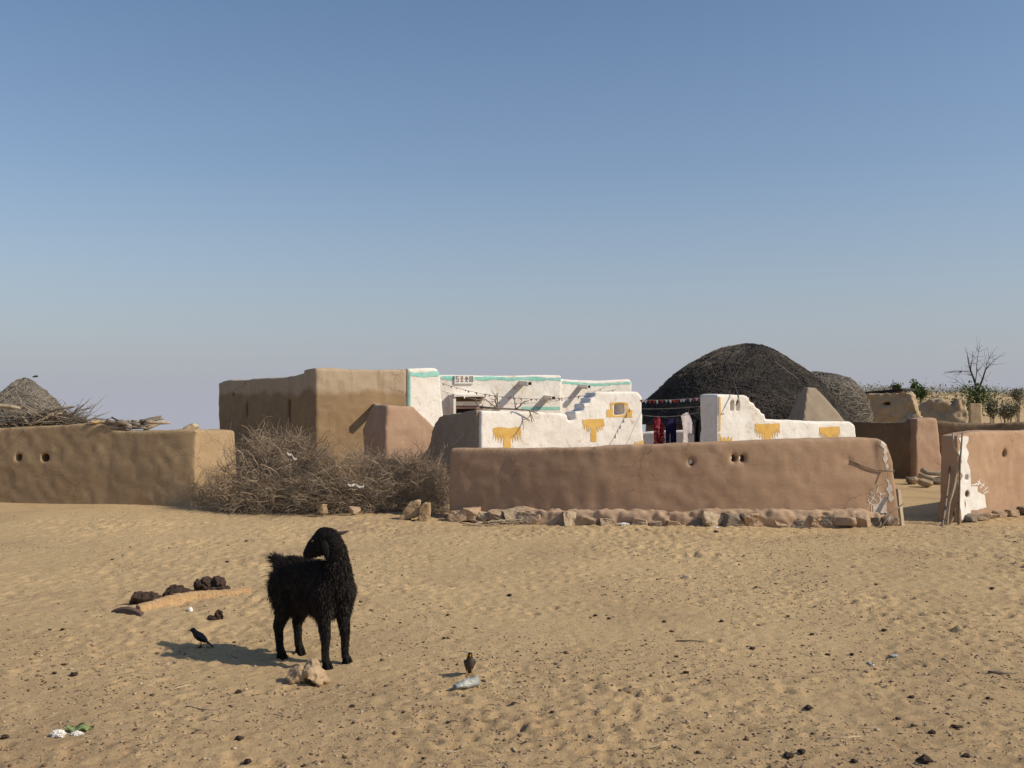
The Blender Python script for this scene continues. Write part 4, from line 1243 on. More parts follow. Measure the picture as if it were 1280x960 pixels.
# leaf clumps
M['leaf'] = plain('leaves', (.055, .085, .025), scale=3, c2=(.10, .13, .045), bs=0)
M['leaf_dry'] = plain('dusty_leaves', (.17, .165, .11), scale=3, c2=(.25, .225, .15), bs=0)
M['dead_bark'] = plain('dead_bark', (.075, .06, .05), scale=25, c2=(.11, .09, .075), bs=0)
def leaves(rd, n, centre, spread, size, V, Fc, taper=True):
    for _ in range(n):
        p = Vector(centre) + Vector((rd.gauss(0, spread[0]), rd.gauss(0, spread[1]), rd.gauss(0, spread[2])))
        a, b = rvec(rd), rvec(rd)
        b = (b - a * a.dot(b)).normalized()
        s = size * rd.uniform(.6, 1.4)
        i = len(V)
        V += [p - a * s, p + b * s * .4, p + a * s, p - b * s * .4]
        Fc.append((i, i + 1, i + 2, i + 3))

# leafless tree
rd = random.Random(21)
tb = P(1222, 505, 34.5)
tree = empty('bare_tree', (tb.x, tb.y, gz(tb.x, tb.y)), 'leafless forked tree on the right skyline with green growth at its foot', 'tree')
items = []
def br(pts, r0, r1): items.append(([P(px, py, 34.5 + dy) for px, py, dy in pts], r0 * .72, r1 * .6))
br([(1222, 530, 0), (1221, 500, 0), (1220, 482, 0)], .09, .06)
br([(1220, 482, 0), (1216, 470, .2), (1212, 459, .3), (1210, 449, .4), (1209, 441, .5)], .055, .015)
br([(1222, 488, 0), (1228, 475, -.2), (1232, 462, -.3), (1237, 456, -.4), (1243, 450, -.4)], .055, .015)
br([(1213, 465, .2), (1214, 455, 0), (1216, 446, -.1)], .03, .01)
br([(1219, 478, 0), (1221, 465, .2), (1221, 455, .3), (1223, 440, .3)], .03, .01)
br([(1211, 464, .2), (1203, 464, .3), (1195, 463.5, .3)], .02, .008)
br([(1221, 492, 0), (1208, 484, .3), (1198, 477, .4)], .03, .008)
br([(1232, 463, -.3), (1233, 456, -.2), (1236, 449, -.2)], .02, .008)
for _ in range(80):
    px_, r0_, r1_ = random.Random(_).choice(items[1:8])
    i = rd.randint(1, len(px_) - 1)
    items.append(twig(rd, px_[i], ((px_[i] - px_[i - 1]).normalized() + rvec(rd) * .9).normalized(), rd.uniform(.15, .6), .006, 4, .4))
V, Fc = tubes(items, 5)
link_mesh('trunk', mesh_from('trunk', V, Fc), M['dead_bark'], tree)
V, Fc = [], []
for _ in range(26):
    leaves(rd, 42, P(rd.gauss(1222, 9), rd.uniform(487, 512), 34.2 + rd.uniform(-.4, .4)), (.16, .16, .14), .055, V, Fc)
link_mesh('green_growth', mesh_from('green_growth', V, Fc), M['leaf'], tree, smooth=False)
def shrub(px, py_base, py_top, Y, hw, label, mat='leaf', n=9, size=.05, seed=0):
    rd = random.Random(seed)
    b = P(px, py_base, Y)
    t = empty('shrub', (b.x, b.y, gz(b.x, b.y)), label, 'shrub', 'shrubs on the far ground')
    H_ = ZY(py_top, Y) - b.z; w = hw * Y / F
    V, Fc, it = [], [], []
    for k in range(n):
        a = rd.uniform(-1, 1); 
        top = b + Vector((a * w, rd.uniform(-w, w), H_ * rd.uniform(.55, 1.0) * (1 - .35 * abs(a))))
        it.append(([Vector((b.x + a * w * .2, b.y, gz(b.x, b.y) - .05)), b.lerp(top, .5) + Vector((a * w * .1, 0, 0)), top], .014, .006))
        for u in (.35, .55, .75, .95): leaves(rd, 26, b.lerp(top, u), (w * .14 + .03, w * .14 + .03, H_ * .06 + .03), size, V, Fc)
    link_mesh('foliage', mesh_from('foliage', V, Fc), M[mat], t, smooth=False)
    V, Fc = tubes(it, 4)
    link_mesh('stem', mesh_from('stem', V, Fc), M['bark'], t)
shrub(1121, 489, 478, 40, 4, 'small upright shrub above the broken mud house', 'leaf', 5, .05, 1)
shrub(1143, 498, 475, 36, 5, 'green upright shrub on the skyline, tallest right of the broken house', 'leaf', 7, .055, 2)
shrub(1152, 498, 482, 37, 6, 'rounded green shrub beside the tallest upright shrub', 'leaf', 8, .05, 3)
shrub(1258, 523, 498, 33, 12, 'wide dusty green shrub on the sandy bank right of the bare tree', 'leaf_dry', 12, .05, 4)
shrub(1240, 522, 497, 32, 6, 'tall dusty shrub close on the right of the brown board', 'leaf_dry', 8, .05, 5)
shrub(1272, 500, 486, 45, 8, 'shrub on the skyline at the right picture edge', 'leaf_dry', 9, .055, 6)
# far scrub: one mass
V, Fc = [], []
rd = random.Random(33)
for _ in range(520):
    Y = rd.uniform(55, 260)
    px = rd.uniform(960, 1500)
    x = PX(px, Y); z = gz(x, Y)
    s = rd.uniform(.3, 1.0) * (1 + Y / 260)
    leaves(rd, 60, (x, Y, z + s * .3), (s * .5, s * .5, s * .25), .07 * s + .02, V, Fc)
scrub = link_mesh('desert_scrub', mesh_from('desert_scrub', V, Fc), M['leaf_dry'], smooth=False)
tag(scrub, 'grey green low scrub scattered over the far dunes', 'scrub', kind='stuff')

# ------------------------------------------------------------------ thorn hedge
def thorn_bush_mesh(seed, n, rx, ry, h):
    rd = random.Random(seed)
    it = []
    for _ in range(n):
        u = rd.random() ** 1.15
        a, r = rd.uniform(0, 6.28), math.sqrt(rd.random())
        k = math.sqrt(max(.05, 1 - (u * .95) ** 2.2))
        p = Vector((math.cos(a) * r * rx * k, math.sin(a) * r * ry * k, u * h))
        d = (Vector((math.cos(a) * .3, math.sin(a) * .3, .25)) + rvec(rd) * 1.2).normalized()
        it.append(twig(rd, p, d, rd.uniform(.12, .42), min(.009, .0024 * math.exp(rd.gauss(0, .45))), 4, .6))
    for _ in range(26):
        a = rd.uniform(0, 6.28); u = rd.random() * .7
        branchy(rd, Vector((math.cos(a) * rx * rd.random() * .8, math.sin(a) * ry * rd.random() * .9, u * h)), (Vector((math.cos(a), math.sin(a) * .6, rd.uniform(-.2, .6))) + rvec(rd) * .5).normalized(), rd.uniform(.35, .7), .0075, 2, it, .4, 3)
    for _ in range(10):
        a = rd.uniform(0, 6.28)
        d = Vector((math.cos(a) * .7, math.sin(a) * .7, rd.uniform(.4, 1.2))).normalized()
        it.append(twig(rd, Vector((math.cos(a) * rx * .2, math.sin(a) * ry * .2, rd.uniform(0, h * .3))), d, rd.uniform(.6, 1.1) * h, .009, 6, .3))
    return tubes(it, 3)
bush_meshes = []
for s_ in range(4):
    V, Fc = thorn_bush_mesh(50 + s_, 1350 if s_ < 3 else 520, .48, .36, 1.0)
    me = mesh_from('dry_thorn_bush', V, Fc); me.materials.append(M['thorn'] if s_ != 1 else M['thorn'])
    bush_meshes.append(me)
first = None
hedge = [(272, 15.05, .5, .74), (296, 15.1, .72, 1.08), (327, 15.2, .92, 1.34), (366, 15.1, .95, 1.30), (404, 15.0, .9, 1.04), (446, 14.9, .9, 1.02), (487, 14.85, .9, .98), (524, 14.8, .8, .98), (548, 14.55, .55, .82),
         (335, 14.8, .8, .66), (380, 14.75, .85, .64), (428, 14.68, .8, .58), (470, 14.62, .8, .58)]
hl_ = ['low thorn bush against the lit end of the left wall', 'thorn bush beside the lit end of the left wall, second in the hedge', 'tall thorn bush below the left slit window of the house', 'tallest thorn bush just left of the house corner',
       'thorn bush standing under the lit house corner', 'thorn bush under the drain spout of the brown house', 'thorn bush in front of the pinkish buttress', 'shaded thorn bush left of the long wall end', 'small shaded thorn bush touching the left end of the long wall',
       'low front thorn bush at the hedge foot, leftmost in front', 'low front thorn bush at the hedge foot below the house corner', 'low front thorn bush at the hedge foot behind the goat', 'low front thorn bush at the hedge foot left of the two stones']
for k, (px, Y, sc, h) in enumerate(hedge):
    me = bush_meshes[3 if k < 2 else k % 3]
    o = bpy.data.objects.new('dry_thorn_bush', me)
    COL.objects.link(o)
    o.location = (PX(px, Y), Y, gz(PX(px, Y), Y) - .02)
    o.rotation_euler = (0, 0, k * 2.1)
    o.scale = (sc * 1.08, sc * .9, h * .86)
    tag(o, hl_[k], 'thorn bush', 'dry thorn bushes heaped into a hedge')
# stones at the hedge foot
for k, (px, py, hw, hh, mt, lab, tilt) in enumerate(((514, 638, 12, 12, 'stone_tan', 'slanting tan stone slab at the hedge foot, left of its twin', 0), (532, 638, 9, 13, 'stone_tan', 'upright tan stone slab at the left end of the long wall', 0),
                                             (403, 636, 6, 6, 'stone_tan', 'tan stone showing through the hedge foot near the goat head', 0), (443, 637, 5, 5, 'stone', 'brown stone in the hedge foot right of the goat head', 0))):
    Y = EYE * F / (py + hh - HOR) if k < 2 else 14.1
    me = rock_mesh((0, 0, 0), (hw * Y / F * .82, .08, hh * Y / F * .9), 410 + k, rz=.2 - .3 * k, block=True, rough=.3, sub=4)
    c = P(px, py, Y)
    sh = .45 if k == 0 else .2 if k == 1 else 0
    for v in me.vertices: v.co = v.co + c + Vector((v.co.z * sh, 0, 0))
    tag(link_mesh('stone_slab', me, M[mt], origin=(c.x, c.y, 0), smooth=False), lab, 'stone')
# scraps of rag in the thorns
for k, (px, py, w, lab) in enumerate(((445, 607, 20, 'white rag strip caught in the hedge right of the house corner'), (365, 570, 12, 'small pale rag caught high in the tall thorn bush'), (437, 631, 7, 'tiny white scrap at the hedge foot'))):
    Y = 14.15 if k != 1 else 14.6
    bm = bmesh.new()
    n_ = 10
    top, bot = [], []
    for i in range(n_ + 1):
        p = P(px + w * (i / n_ - .5), py + 3 * (i / n_ - .5) * (1 if k != 1 else 3) + 1.2 * math.sin(i), Y + .02 * math.sin(i * 1.7))
        top.append(bm.verts.new(p + Vector((0, 0, .016)))); bot.append(bm.verts.new(p - Vector((0, .01 * math.sin(i), .016))))
    for i in range(n_): bm.faces.new((top[i], bot[i], bot[i + 1], top[i + 1]))
    bmesh.ops.solidify(bm, geom=bm.faces[:], thickness=.004)
    tag(link_mesh('rag', bm_mesh('rag', bm), M['paint_white'], origin=P(px, py, Y)), lab, 'rag')

# ------------------------------------------------------------------ brush and wood on the left wall
rd = random.Random(12)
def brush(name, specs, mat, label, cat='branches', origin=None, sides=5):
    V, Fc = tubes(specs, sides)
    return tag(link_mesh(name, mesh_from(name, V, Fc), M[mat], origin=origin), label, cat)
for k, (pts, r0, mt, lab) in enumerate((([(-20, 506, 16.5), (0, 507.5, 16.5), (14, 508.5, 16.5), (24, 511, 16.45)], .045, 'pale_wood', 'pale bleached branch stub at the left picture edge above the wall'),
                             ([(10, 530, 16.45), (30, 524, 16.45), (50, 518, 16.45), (72, 512, 16.4), (92, 508, 16.35)], .022, 'bark', 'long dark branch slanting up over the left wall'),
                             ([(28, 521, 16.4), (33, 527, 16.4), (40, 532, 16.4)], .03, 'pale_wood', 'short pale crooked branch on the left wall top'),
                             ([(36, 531, 16.4), (50, 526, 16.4), (66, 518, 16.4), (80, 516, 16.4)], .03, 'pale_wood', 'pale thick branch lying in the brush pile on the left wall'),
                             ([(180, 537, 15.85), (192, 532, 15.95), (206, 526.5, 16.0)], .035, 'pale_wood', 'pale log end sticking up right of the wood pile'))):
    stick('branch', [P(*p) for p in pts], r0, r0 * .7, mt, lab, 'branch')
items = []
for _ in range(330):
    px = rd.uniform(-10, 108); top = np.interp(px, [0, 40, 80, 108], [524, 512, 512, 526])
    items.append(twig(rd, P(px, rd.uniform(top + 4, 532), 16.35 + rd.uniform(0, .4)), (Vector((rd.choice((-1, 1)), rd.uniform(-.4, .4), .15)) + rvec(rd) * .4).normalized(), rd.uniform(.2, .7), rd.uniform(.004, .013), 4, .3))
brush('brush_pile', items, 'thorn_grey', 'heap of grey dry branches lying on the left mud wall', origin=P(50, 534, 16.3))
items = []
for _ in range(26):
    branchy(rd, P(rd.uniform(76, 92), 529, 16.4), (Vector((.75, rd.uniform(-.25, .4), .62)) + rvec(rd) * .3).normalized(), rd.uniform(.16, .30), .0034, 2, items, .3, 3)
brush('thorn_branch', items, 'thorn_grey', 'feathery grey thorn branch spreading above the left wall', 'branches', P(82, 531, 16.3), 3)
items = []
rd = random.Random(14)
for k in range(30):
    px = rd.uniform(138, 185); py = rd.uniform(528, 537)
    Yf_ = 15.78 - (px - 140) * .0035; a = P(px, py - 1, Yf_ + rd.uniform(.10, .34)); d = (Vector((rd.choice((-1, 1)), rd.uniform(-.25, .5), rd.uniform(-.12, .2)))).normalized()
    tag(link_mesh('firewood_stick', mesh_from('firewood', *tubes([twig(rd, a, d, rd.uniform(.2, .45), rd.uniform(.018, .036), 4, .15)], 7)), M[rd.choice(['pale_wood', 'bark', 'thorn_grey'])], origin=a), 'stick of firewood in the pile on the left wall', 'firewood', 'firewood sticks piled on the left wall')
for k, (px, py, hw, hh, mt, lab) in enumerate(((122, 527.5, 12, 3.0, 'stone_yellow', 'flat yellow stone lying on the left wall top'), (240, 534, 11, 5, 'stone_pale', 'pale stone sitting on the wall corner left of the house'))):
    tag(link_mesh('stone', rock_mesh(P(px, py, 16.0 if px < 200 else 15.75), (hw * .0127, .12, hh * .0127), 500 + k, rz=0), M[mt], origin=P(px, py + hh, 15.95), smooth=False), lab, 'stone')
# dry branch on the stepped white wall
rd = random.Random(15)
items = []
b0 = [P(600, 509, 16.0), P(622, 510.5, 16.05), P(645, 511.5, 16.1), P(662, 513, 16.15), P(673, 517.5, 16.2)]
items.append((b0, .020, .008))
for p, d, L_ in ((b0[3], Vector((.1, 0, -1)), .25), (b0[1], Vector((0, 0, 1)), .28), (b0[2], Vector((.05, 0, 1)), .2), (b0[1], Vector((-.7, 0, .5)), .25), (b0[2], Vector((.7, 0, .5)), .22), (b0[1], Vector((-.3, .1, .9)), .18), (b0[0], Vector((-.6, 0, .6)), .2)):
    branchy(rd, p, d.normalized(), L_, .012, 1, items, .3, 2)
brush('branch', items, 'bark', 'dry dark branch lying along the top of the stepped white wall', 'branch', b0[0])
stick('branch', [P(566, 559, 16.2), P(574, 549, 16.15), P(580, 543, 16.1), P(582.5, 536, 16.05)], .012, .007, 'pale_wood', 'thin pale twig leaning on the shaded grey wall beside the stepped white wall', 'branch')

# flying bird far off
def small_flyer():
    c = P(44, 471, 14.0)
    bm = bmesh.new()
    capsule(bm, c + Vector((-.03, 0, 0)), c + Vector((.03, 0, .006)), .010, .012)
    for s in (-1, 1): capsule(bm, c, c + Vector((.01, s * .03, .025)), .008, .004, (1.6, 1, .5))
    o = link_mesh('flying_bird', fuse(bm, .004, 2), M['iron'], origin=c)
    tag(o, 'tiny dark bird in the air above the cone hut', 'bird')
small_flyer()

# ------------------------------------------------------------------ goat
M['goat_skin'] = plain('goat_skin', (.010, .009, .009), rough=.75, bs=.3, bd=.004, scale=40, spec=.12)
M['goat_hair'] = plain('goat_hair', (.010, .0088, .0082), rough=.6, scale=20, bs=0, spec=.2, c2=(.036, .025, .018))
M['goat_ear'] = plain('goat_ear', (.16, .11, .10), rough=.6, scale=30, bs=0, c2=(.02, .016, .015))
M['hoof'] = plain('hoof_horn', (.012, .011, .010), rough=.9, bs=0, spec=.03)
M['eye'] = plain('eye_glass', (.03, .018, .008), rough=.3, bs=0, spec=.3)
gx, gy = PX(392, 6.35), 6.35
g0 = Vector((gx, gy, gz(gx, gy)))
UX, VX = Vector((.80, -.60, 0)), Vector((.60, .80, 0))
def L3(x, y, z): return g0 + UX * x + VX * y + Vector((0, 0, z))
goat = empty('goat', g0, 'shaggy black goat standing in the sand with its head turned back', 'goat')
bm = bmesh.new()
def cap(a, b, ra, rb): capsule(bm, L3(*a), L3(*b), ra, rb)
cap((-.20, 0, .515), (-.02, 0, .50), .125, .138)
cap((-.02, 0, .50), (.17, 0, .505), .138, .134)
cap((.17, 0, .505), (.24, 0, .50), .130, .085)
cap((-.05, 0, .445), (.12, 0, .435), .115, .118)
cap((-.22, 0, .57), (-.29, 0, .565), .07, .045)
cap((-.28, 0, .585), (-.385, .0, .615), .034, .022)
# neck and head
cap((.205, -.0, .52), (.24, -.015, .63), .108, .074)
cap((.24, -.015, .63), (.228, -.025, .73), .074, .060)
cap((.235, -.02, .72), (.19, -.035, .80), .062, .060)
cap((.19, -.035, .80), (.155, -.055, .805), .060, .062)
cap((.155, -.055, .80), (.105, -.085, .750), .062, .050)
cap((.105, -.085, .750), (.066, -.112, .697), .049, .029)
cap((.165, -.06, .755), (.092, -.10, .700), .055, .030)
for s in (-1, 1):
    y = .07 * s
    cap((-.20, y * .9, .47), (-.165, y * 1.15, .36), .105, .066)
    cap((-.165, y * 1.15, .36), (-.245, y * 1.12, .205), .062, .035)
    cap((-.245, y * 1.12, .205), (-.232, y * 1.1, .065), .031, .024)
    cap((-.232, y * 1.1, .065), (-.222, y * 1.1, .035), .025, .029)
    dx = .0 if s < 0 else .015
    cap((.175 + dx, y * 1.0, .46), (.17 + dx, y * 1.05, .33), .085, .05)
    cap((.17 + dx, y * 1.05, .33), (.192 + dx, y * 1.08, .19), .047, .033)
    cap((.192 + dx, y * 1.08, .19), (.19 + dx, y * 1.08, .065), .029, .023)
    cap((.19 + dx, y * 1.08, .065), (.202 + dx, y * 1.08, .035), .024, .028)
body_me = fuse(bm, .009, 7)
body = link_mesh('body', body_me, M['goat_skin'], goat)
for s in (-1, 1):
    for x in (-.216, .208 + (.015 if s > 0 else 0)):
        y = .07 * s * 1.09
        for t in (-1, 1):
            hb_ = bmesh.new()
            a = [L3(x - .026, y + t * .002, -.01), L3(x + .04, y + t * .004, -.01), L3(x + .036, y + t * .026, -.01), L3(x - .02, y + t * .028, -.01)]
            b = [L3(x - .02, y + t * .002, .04), L3(x + .014, y + t * .003, .045), L3(x + .012, y + t * .021, .045), L3(x - .018, y + t * .022, .04)]
            prism(hb_, a, b)
            if t == -1: keep = hb_
            else:
                tmp = bm_mesh('t', hb_); keep.from_mesh(tmp); bpy.data.meshes.remove(tmp)
        link_mesh('hoof', bm_mesh('hoof', keep), M['hoof'], goat, smooth=False)
# ears
def ear(pts, w, name='ear', mat='goat_ear'):
    bm = bmesh.new()
    n = len(pts)
    rings = []
    for i, (p, side, ww) in enumerate(pts):
        t = (pts[min(i + 1, n - 1)][0] - pts[max(i - 1, 0)][0]).normalized()
        sd = (side - t * side.dot(t)).normalized(); nn = t.cross(sd)
        rings.append([bm.verts.new(p + sd * ww * a + nn * b) for a, b in ((-1, 0), (-.5, .004), (.5, .004), (1, .0), (.5, -.004), (-.5, -.004))])
    for i in range(n - 1):
        for j in range(6): bm.faces.new((rings[i][j], rings[i][(j + 1) % 6], rings[i + 1][(j + 1) % 6], rings[i + 1][j]))
    bm.faces.new(rings[0]); bm.faces.new(rings[-1][::-1])
    bmesh.ops.subdivide_edges(bm, edges=bm.edges[:], cuts=1, use_grid_fill=True)
    return link_mesh(name, bm_mesh(name, bm), M[mat], goat)
pe = L3(.205, -.03, .832)
ear([(pe, Vector((0, .2, 1)), .010), (pe + Vector((.03, 0, -.004)), Vector((0, .2, 1)), .013), (pe + Vector((.065, 0, .0)), Vector((0, .2, 1)), .011), (pe + Vector((.10, .0, .012)), Vector((0, .2, 1)), .003)], 1)
pe2 = L3(.185, -.095, .80)
ear([(pe2, Vector((1, 0, 0)), .014), (pe2 + Vector((.02, -.03, -.03)), Vector((1, 0, 0)), .022), (pe2 + Vector((.03, -.035, -.08)), Vector((1, 0, 0)), .022), (pe2 + Vector((.035, -.03, -.125)), Vector((1, 0, 0)), .007)], 1, mat='goat_skin')
for off in ((.128, -.124, .783), (.108, -.047, .783)):
    eb = bmesh.new(); mt = bmesh.ops.create_uvsphere(eb, u_segments=12, v_segments=8, radius=.011)
    for v in eb.verts: v.co += L3(*off)
    link_mesh('eye', bm_mesh('eye', eb), M['eye'], goat)
# coat: tapering locks rooted in the skin
rd = random.Random(4)
bmh = body.data
areas = np.array([p.area for p in bmh.polygons]); cum = np.cumsum(areas); cum /= cum[-1]
V, Fc = [], []
for _ in range(34000):
    p = bmh.polygons[int(np.searchsorted(cum, rd.random()))]
    w = p.center + g0
    r = w - g0
    lx, ly, lz = r.dot(UX), r.dot(VX), r.z
    n_ = Vector(p.normal)
    back = -UX
    if lz < .05: continue
    head = lz > .665 and ly < -.045 or lz > .77
    if lz < .30: ln, d = rd.uniform(.006, .017), n_ * .35 + Vector((0, 0, -1))
    elif head: ln, d = rd.uniform(.006, .016), n_ * .35 + Vector((.6, .1, -.1))
    elif lx < -.28: ln, d = rd.uniform(.028, .060), n_ * .5 + back * .9 + Vector((0, 0, .3))
    elif n_.z > .55 and lx < .16: ln, d = rd.uniform(.018, .045), n_ * .42 + back * .9 + Vector((0, 0, .1))
    elif lx > .2: ln, d = rd.uniform(.012, .030), n_ * .55 + Vector((0, 0, -.8))
    elif n_.z < -.3: ln, d = rd.uniform(.03, .065), n_ * .25 + back * .3 + Vector((0, 0, -1))
    else: ln, d = rd.uniform(.016, .036), n_ * .28 + back * .35 + Vector((0, 0, -1))
    d = (d + rvec(rd) * .28).normalized()
    if rd.random() < .03 and not head and lz > .3: ln *= 1.6
    s = d.cross(rvec(rd)).normalized() * rd.uniform(.0010, .0024)
    m_ = w + d * ln * .55; tp = w + d * ln + Vector((0, 0, -.12 * ln)) + rvec(rd) * ln * .08
    b_ = w - d * .004
    i = len(V)
    V += [b_ - s, b_ + s, m_ + s * .7, m_ - s * .7, tp]
    Fc += [(i, i + 1, i + 2, i + 3), (i + 3, i + 2, i + 4)]
link_mesh('coat', mesh_from('coat', V, Fc), M['goat_hair'], goat)

# ------------------------------------------------------------------ birds
M['bird_black'] = plain('black_feathers', (.012, .011, .012), rough=.5, bs=.2, scale=60, spec=.3)
M['bird_brown'] = plain('brown_feathers', (.085, .068, .058), rough=.7, bs=.3, scale=60, c2=(.06, .047, .04))
M['yellow'] = plain('yellow_skin', (.55, .30, .04), bs=0)
def bird(name, base, fwd, up_tilt, size, mb, mhead, mleg, label, mbeak):
    """base on the ground, fwd = heading, size = body length"""
    side = Vector((-fwd.y, fwd.x, 0))
    t = empty(name, base, label, 'bird', 'birds on the sand')
    ax = (fwd * math.cos(up_tilt) + Vector((0, 0, math.sin(up_tilt)))).normalized()
    upv = side.cross(ax) * -1
    if upv.z < 0: upv = -upv
    s = size
    c = base + Vector((0, 0, .36 * s))
    bm = bmesh.new()
    capsule(bm, c - ax * .20 * s, c + ax * .02 * s, .10 * s, .165 * s)
    capsule(bm, c + ax * .02 * s, c + ax * .17 * s, .165 * s, .145 * s)
    hd = c + ax * .30 * s + Vector((0, 0, .10 * s)) + fwd * .03 * s
    capsule(bm, c + ax * .17 * s, hd, .12 * s, .088 * s)
    body = link_mesh('body', fuse(bm, .045 * s, 3), mb, t)
    bm = bmesh.new(); capsule(bm, hd - ax * .01 * s, hd + fwd * .025 * s, .098 * s, .085 * s)
    link_mesh('head', fuse(bm, .03 * s, 2), mhead, t)
    bm = bmesh.new()
    b = [hd + fwd * .07 * s + side * a * s + Vector((0, 0, z * s)) for a, z in ((-.03, -.015), (.03, -.015), (.022, .03), (-.022, .03))]
    tip = bm.verts.new(hd + fwd * .22 * s - Vector((0, 0, .03 * s)))
    vs = [bm.verts.new(p) for p in b]; bm.faces.new(vs[::-1])
    for i in range(4): bm.faces.new((vs[i], vs[(i + 1) % 4], tip))
    link_mesh('beak', bm_mesh('beak', bm), mbeak, t)
    # tail
    bm = bmesh.new()
    a0 = c - ax * .20 * s; a1 = c - ax * .62 * s - Vector((0, 0, .03 * s))
    prism(bm, [a0 + side * .07 * s + upv * .03 * s, a0 - side * .07 * s + upv * .03 * s, a0 - side * .07 * s - upv * .04 * s, a0 + side * .07 * s - upv * .04 * s],
          [a1 + side * .06 * s + upv * .008 * s, a1 - side * .06 * s + upv * .008 * s, a1 - side * .06 * s - upv * .008 * s, a1 + side * .06 * s - upv * .008 * s])
    link_mesh('tail', bm_mesh('tail', bm), mb if mhead == mb else mhead, t)
    for q in (-1, 1):
        bm = bmesh.new()
        wv = c + side * q * .135 * s
        capsule(bm, wv + ax * .12 * s, wv - ax * .30 * s - side * q * .05 * s, .075 * s, .02 * s)
        link_mesh('wing', fuse(bm, .02 * s, 3), mb, t)
        hip = c + side * q * .07 * s - Vector((0, 0, .10 * s))
        foot = base + side * q * .075 * s + fwd * .03 * s
        it = [([hip, hip.lerp(foot, .5) - fwd * .03 * s, foot + Vector((0, 0, .01 * s))], .022 * s, .014 * s)]
        for an in (-.5, 0, .5, 3.14):
            dv = fwd * math.cos(an) + side * math.sin(an)
            it.append(([foot + Vector((0, 0, .012 * s)), foot + dv * .11 * s + Vector((0, 0, .008 * s))], .012 * s, .006 * s))
        V, Fc = tubes(it, 5); link_mesh('leg', mesh_from('leg', V, Fc), mleg, t)
        bm = bmesh.new(); mt = bmesh.ops.create_icosphere(bm, subdivisions=2, radius=.028 * s)
        for v in bm.verts: v.co += hd + side * q * .078 * s + fwd * .045 * s
        link_mesh('eye_patch', bm_mesh('eye_patch', bm), mbeak if mbeak is M['yellow'] else M['hoof'], t)
    return t
b1 = G(251, 807)
bird('perching_bird', b1, Vector((-.95, -.3, 0)).normalized(), R(38), .185, M['bird_black'], M['bird_black'], M['hoof'], 'black bird in profile beside the shadow of the goat', M['hoof'])
b2 = G(587, 846)
bird('perching_bird', b2, Vector((.12, -.99, 0)).normalized(), R(60), .182, M['bird_brown'], M['bird_black'], M['yellow'], 'brown bird with yellow legs standing behind the crushed bottle', M['yellow'])

# ------------------------------------------------------------------ things on the sand
# weathered beam half buried
bm = bmesh.new()
pa, pb, pc = G(172, 766), G(238, 752), G(311, 742)
rings = []
n_ = 60
for i in range(n_ + 1):
    t = i / n_
    p = (pa.lerp(pb, t * 2) if t < .5 else pb.lerp(pc, t * 2 - 1)) + Vector((0, 0, .018))
    w = .044 + .014 * math.sin(t * 3.1) + .012 * noise.noise(Vector((t * 9, 0, 0))) + .008 * noise.noise(Vector((t * 31, 4, 0))); h = .038 * (.45 + .9 * math.sin(min(1, t * 1.15 + .1) * math.pi * .9)) + .010 * noise.noise(Vector((t * 12, 3, 0))) + .008 * noise.noise(Vector((t * 37, 7, 0)))
    d = (pc - pa).normalized(); sd = Vector((-d.y, d.x, 0))
    rings.append([bm.verts.new(p + sd * a * w + Vector((0, 0, z))) for a, z in ((-1, -.03), (-.85, h * .75), (-.2, h * 1.05), (.5, h), (1, -.03))])
for i in range(n_):
    for j in range(5): bm.faces.new((rings[i][j], rings[i][(j + 1) % 5], rings[i + 1][(j + 1) % 5], rings[i + 1][j]))
bm.faces.new(rings[0]); bm.faces.new(rings[-1][::-1])
M['beam'] = plain('weathered_beam', (.60, .40, .215), scale=22, c2=(.46, .285, .14), bs=1.0, bd=.02)
tag(link_mesh('wooden_beam', bm_mesh('wooden_beam', bm), M['beam'], origin=pb, smooth=False), 'pale orange weathered beam half buried in the sand below the dung cakes', 'beam')
# curved dark bark at its left end
bm = bmesh.new()
rings = []
q0, q1 = G(141, 765), G(178, 771)
for i in range(11):
    t = i / 10; p = q0.lerp(q1, t); h = .055 * math.sin(.25 + t * 2.5)
    rings.append([bm.verts.new(p + Vector((0, a * .045, b))) for a, b in ((-1, -.01), (-.7, h * .8), (0, h), (.8, h * .8), (1, -.01))])
for i in range(10):
    for j in range(5): bm.faces.new((rings[i][j], rings[i][(j + 1) % 5], rings[i + 1][(j + 1) % 5], rings[i + 1][j]))
bm.faces.new(rings[0]); bm.faces.new(rings[-1][::-1])
tag(link_mesh('bark_piece', bm_mesh('bark_piece', bm), plain('grey_bark', (.16, .105, .075), scale=20, c2=(.11, .075, .055), bs=.6), origin=q0, smooth=False), 'curved grey brown bark piece at the left end of the beam', 'bark')

def heap(name, px, py, parts, seed, mat, label, cat='dung'):
    base = G(px, py)
    bm = bmesh.new()
    for k, (dx, dy, dz, sx, sy, sz) in enumerate(parts):
        sc_ = 1.4 if cat == 'dung' else 1.0
        me = rock_mesh(base + Vector((dx, dy, dz)) * (1.15 if cat == 'dung' else 1), (sx * sc_, sy * sc_, sz * sc_), seed + k, sub=3, cuts=6, rough=.32)
        bm.from_mesh(me); bpy.data.meshes.remove(me)
    o = mud(name, bm, M[mat], origin=base, voxel=.006, smooth=0, amp=.016 if cat == 'dung' else .010, freq=19, fine=.010 if cat == 'dung' else .006, ffreq=47)
    for p in o.data.polygons: p.use_smooth = False
    return tag(o, label, cat)
heap('dung_cake', 181, 755, [(-.04, 0, .03, .075, .06, .04), (.05, 0, .03, .07, .055, .035), (.10, -.02, .015, .035, .03, .02), (0, .02, .04, .06, .05, .028)], 600, 'dung', 'flat brown dung heap left of the other dung cakes')
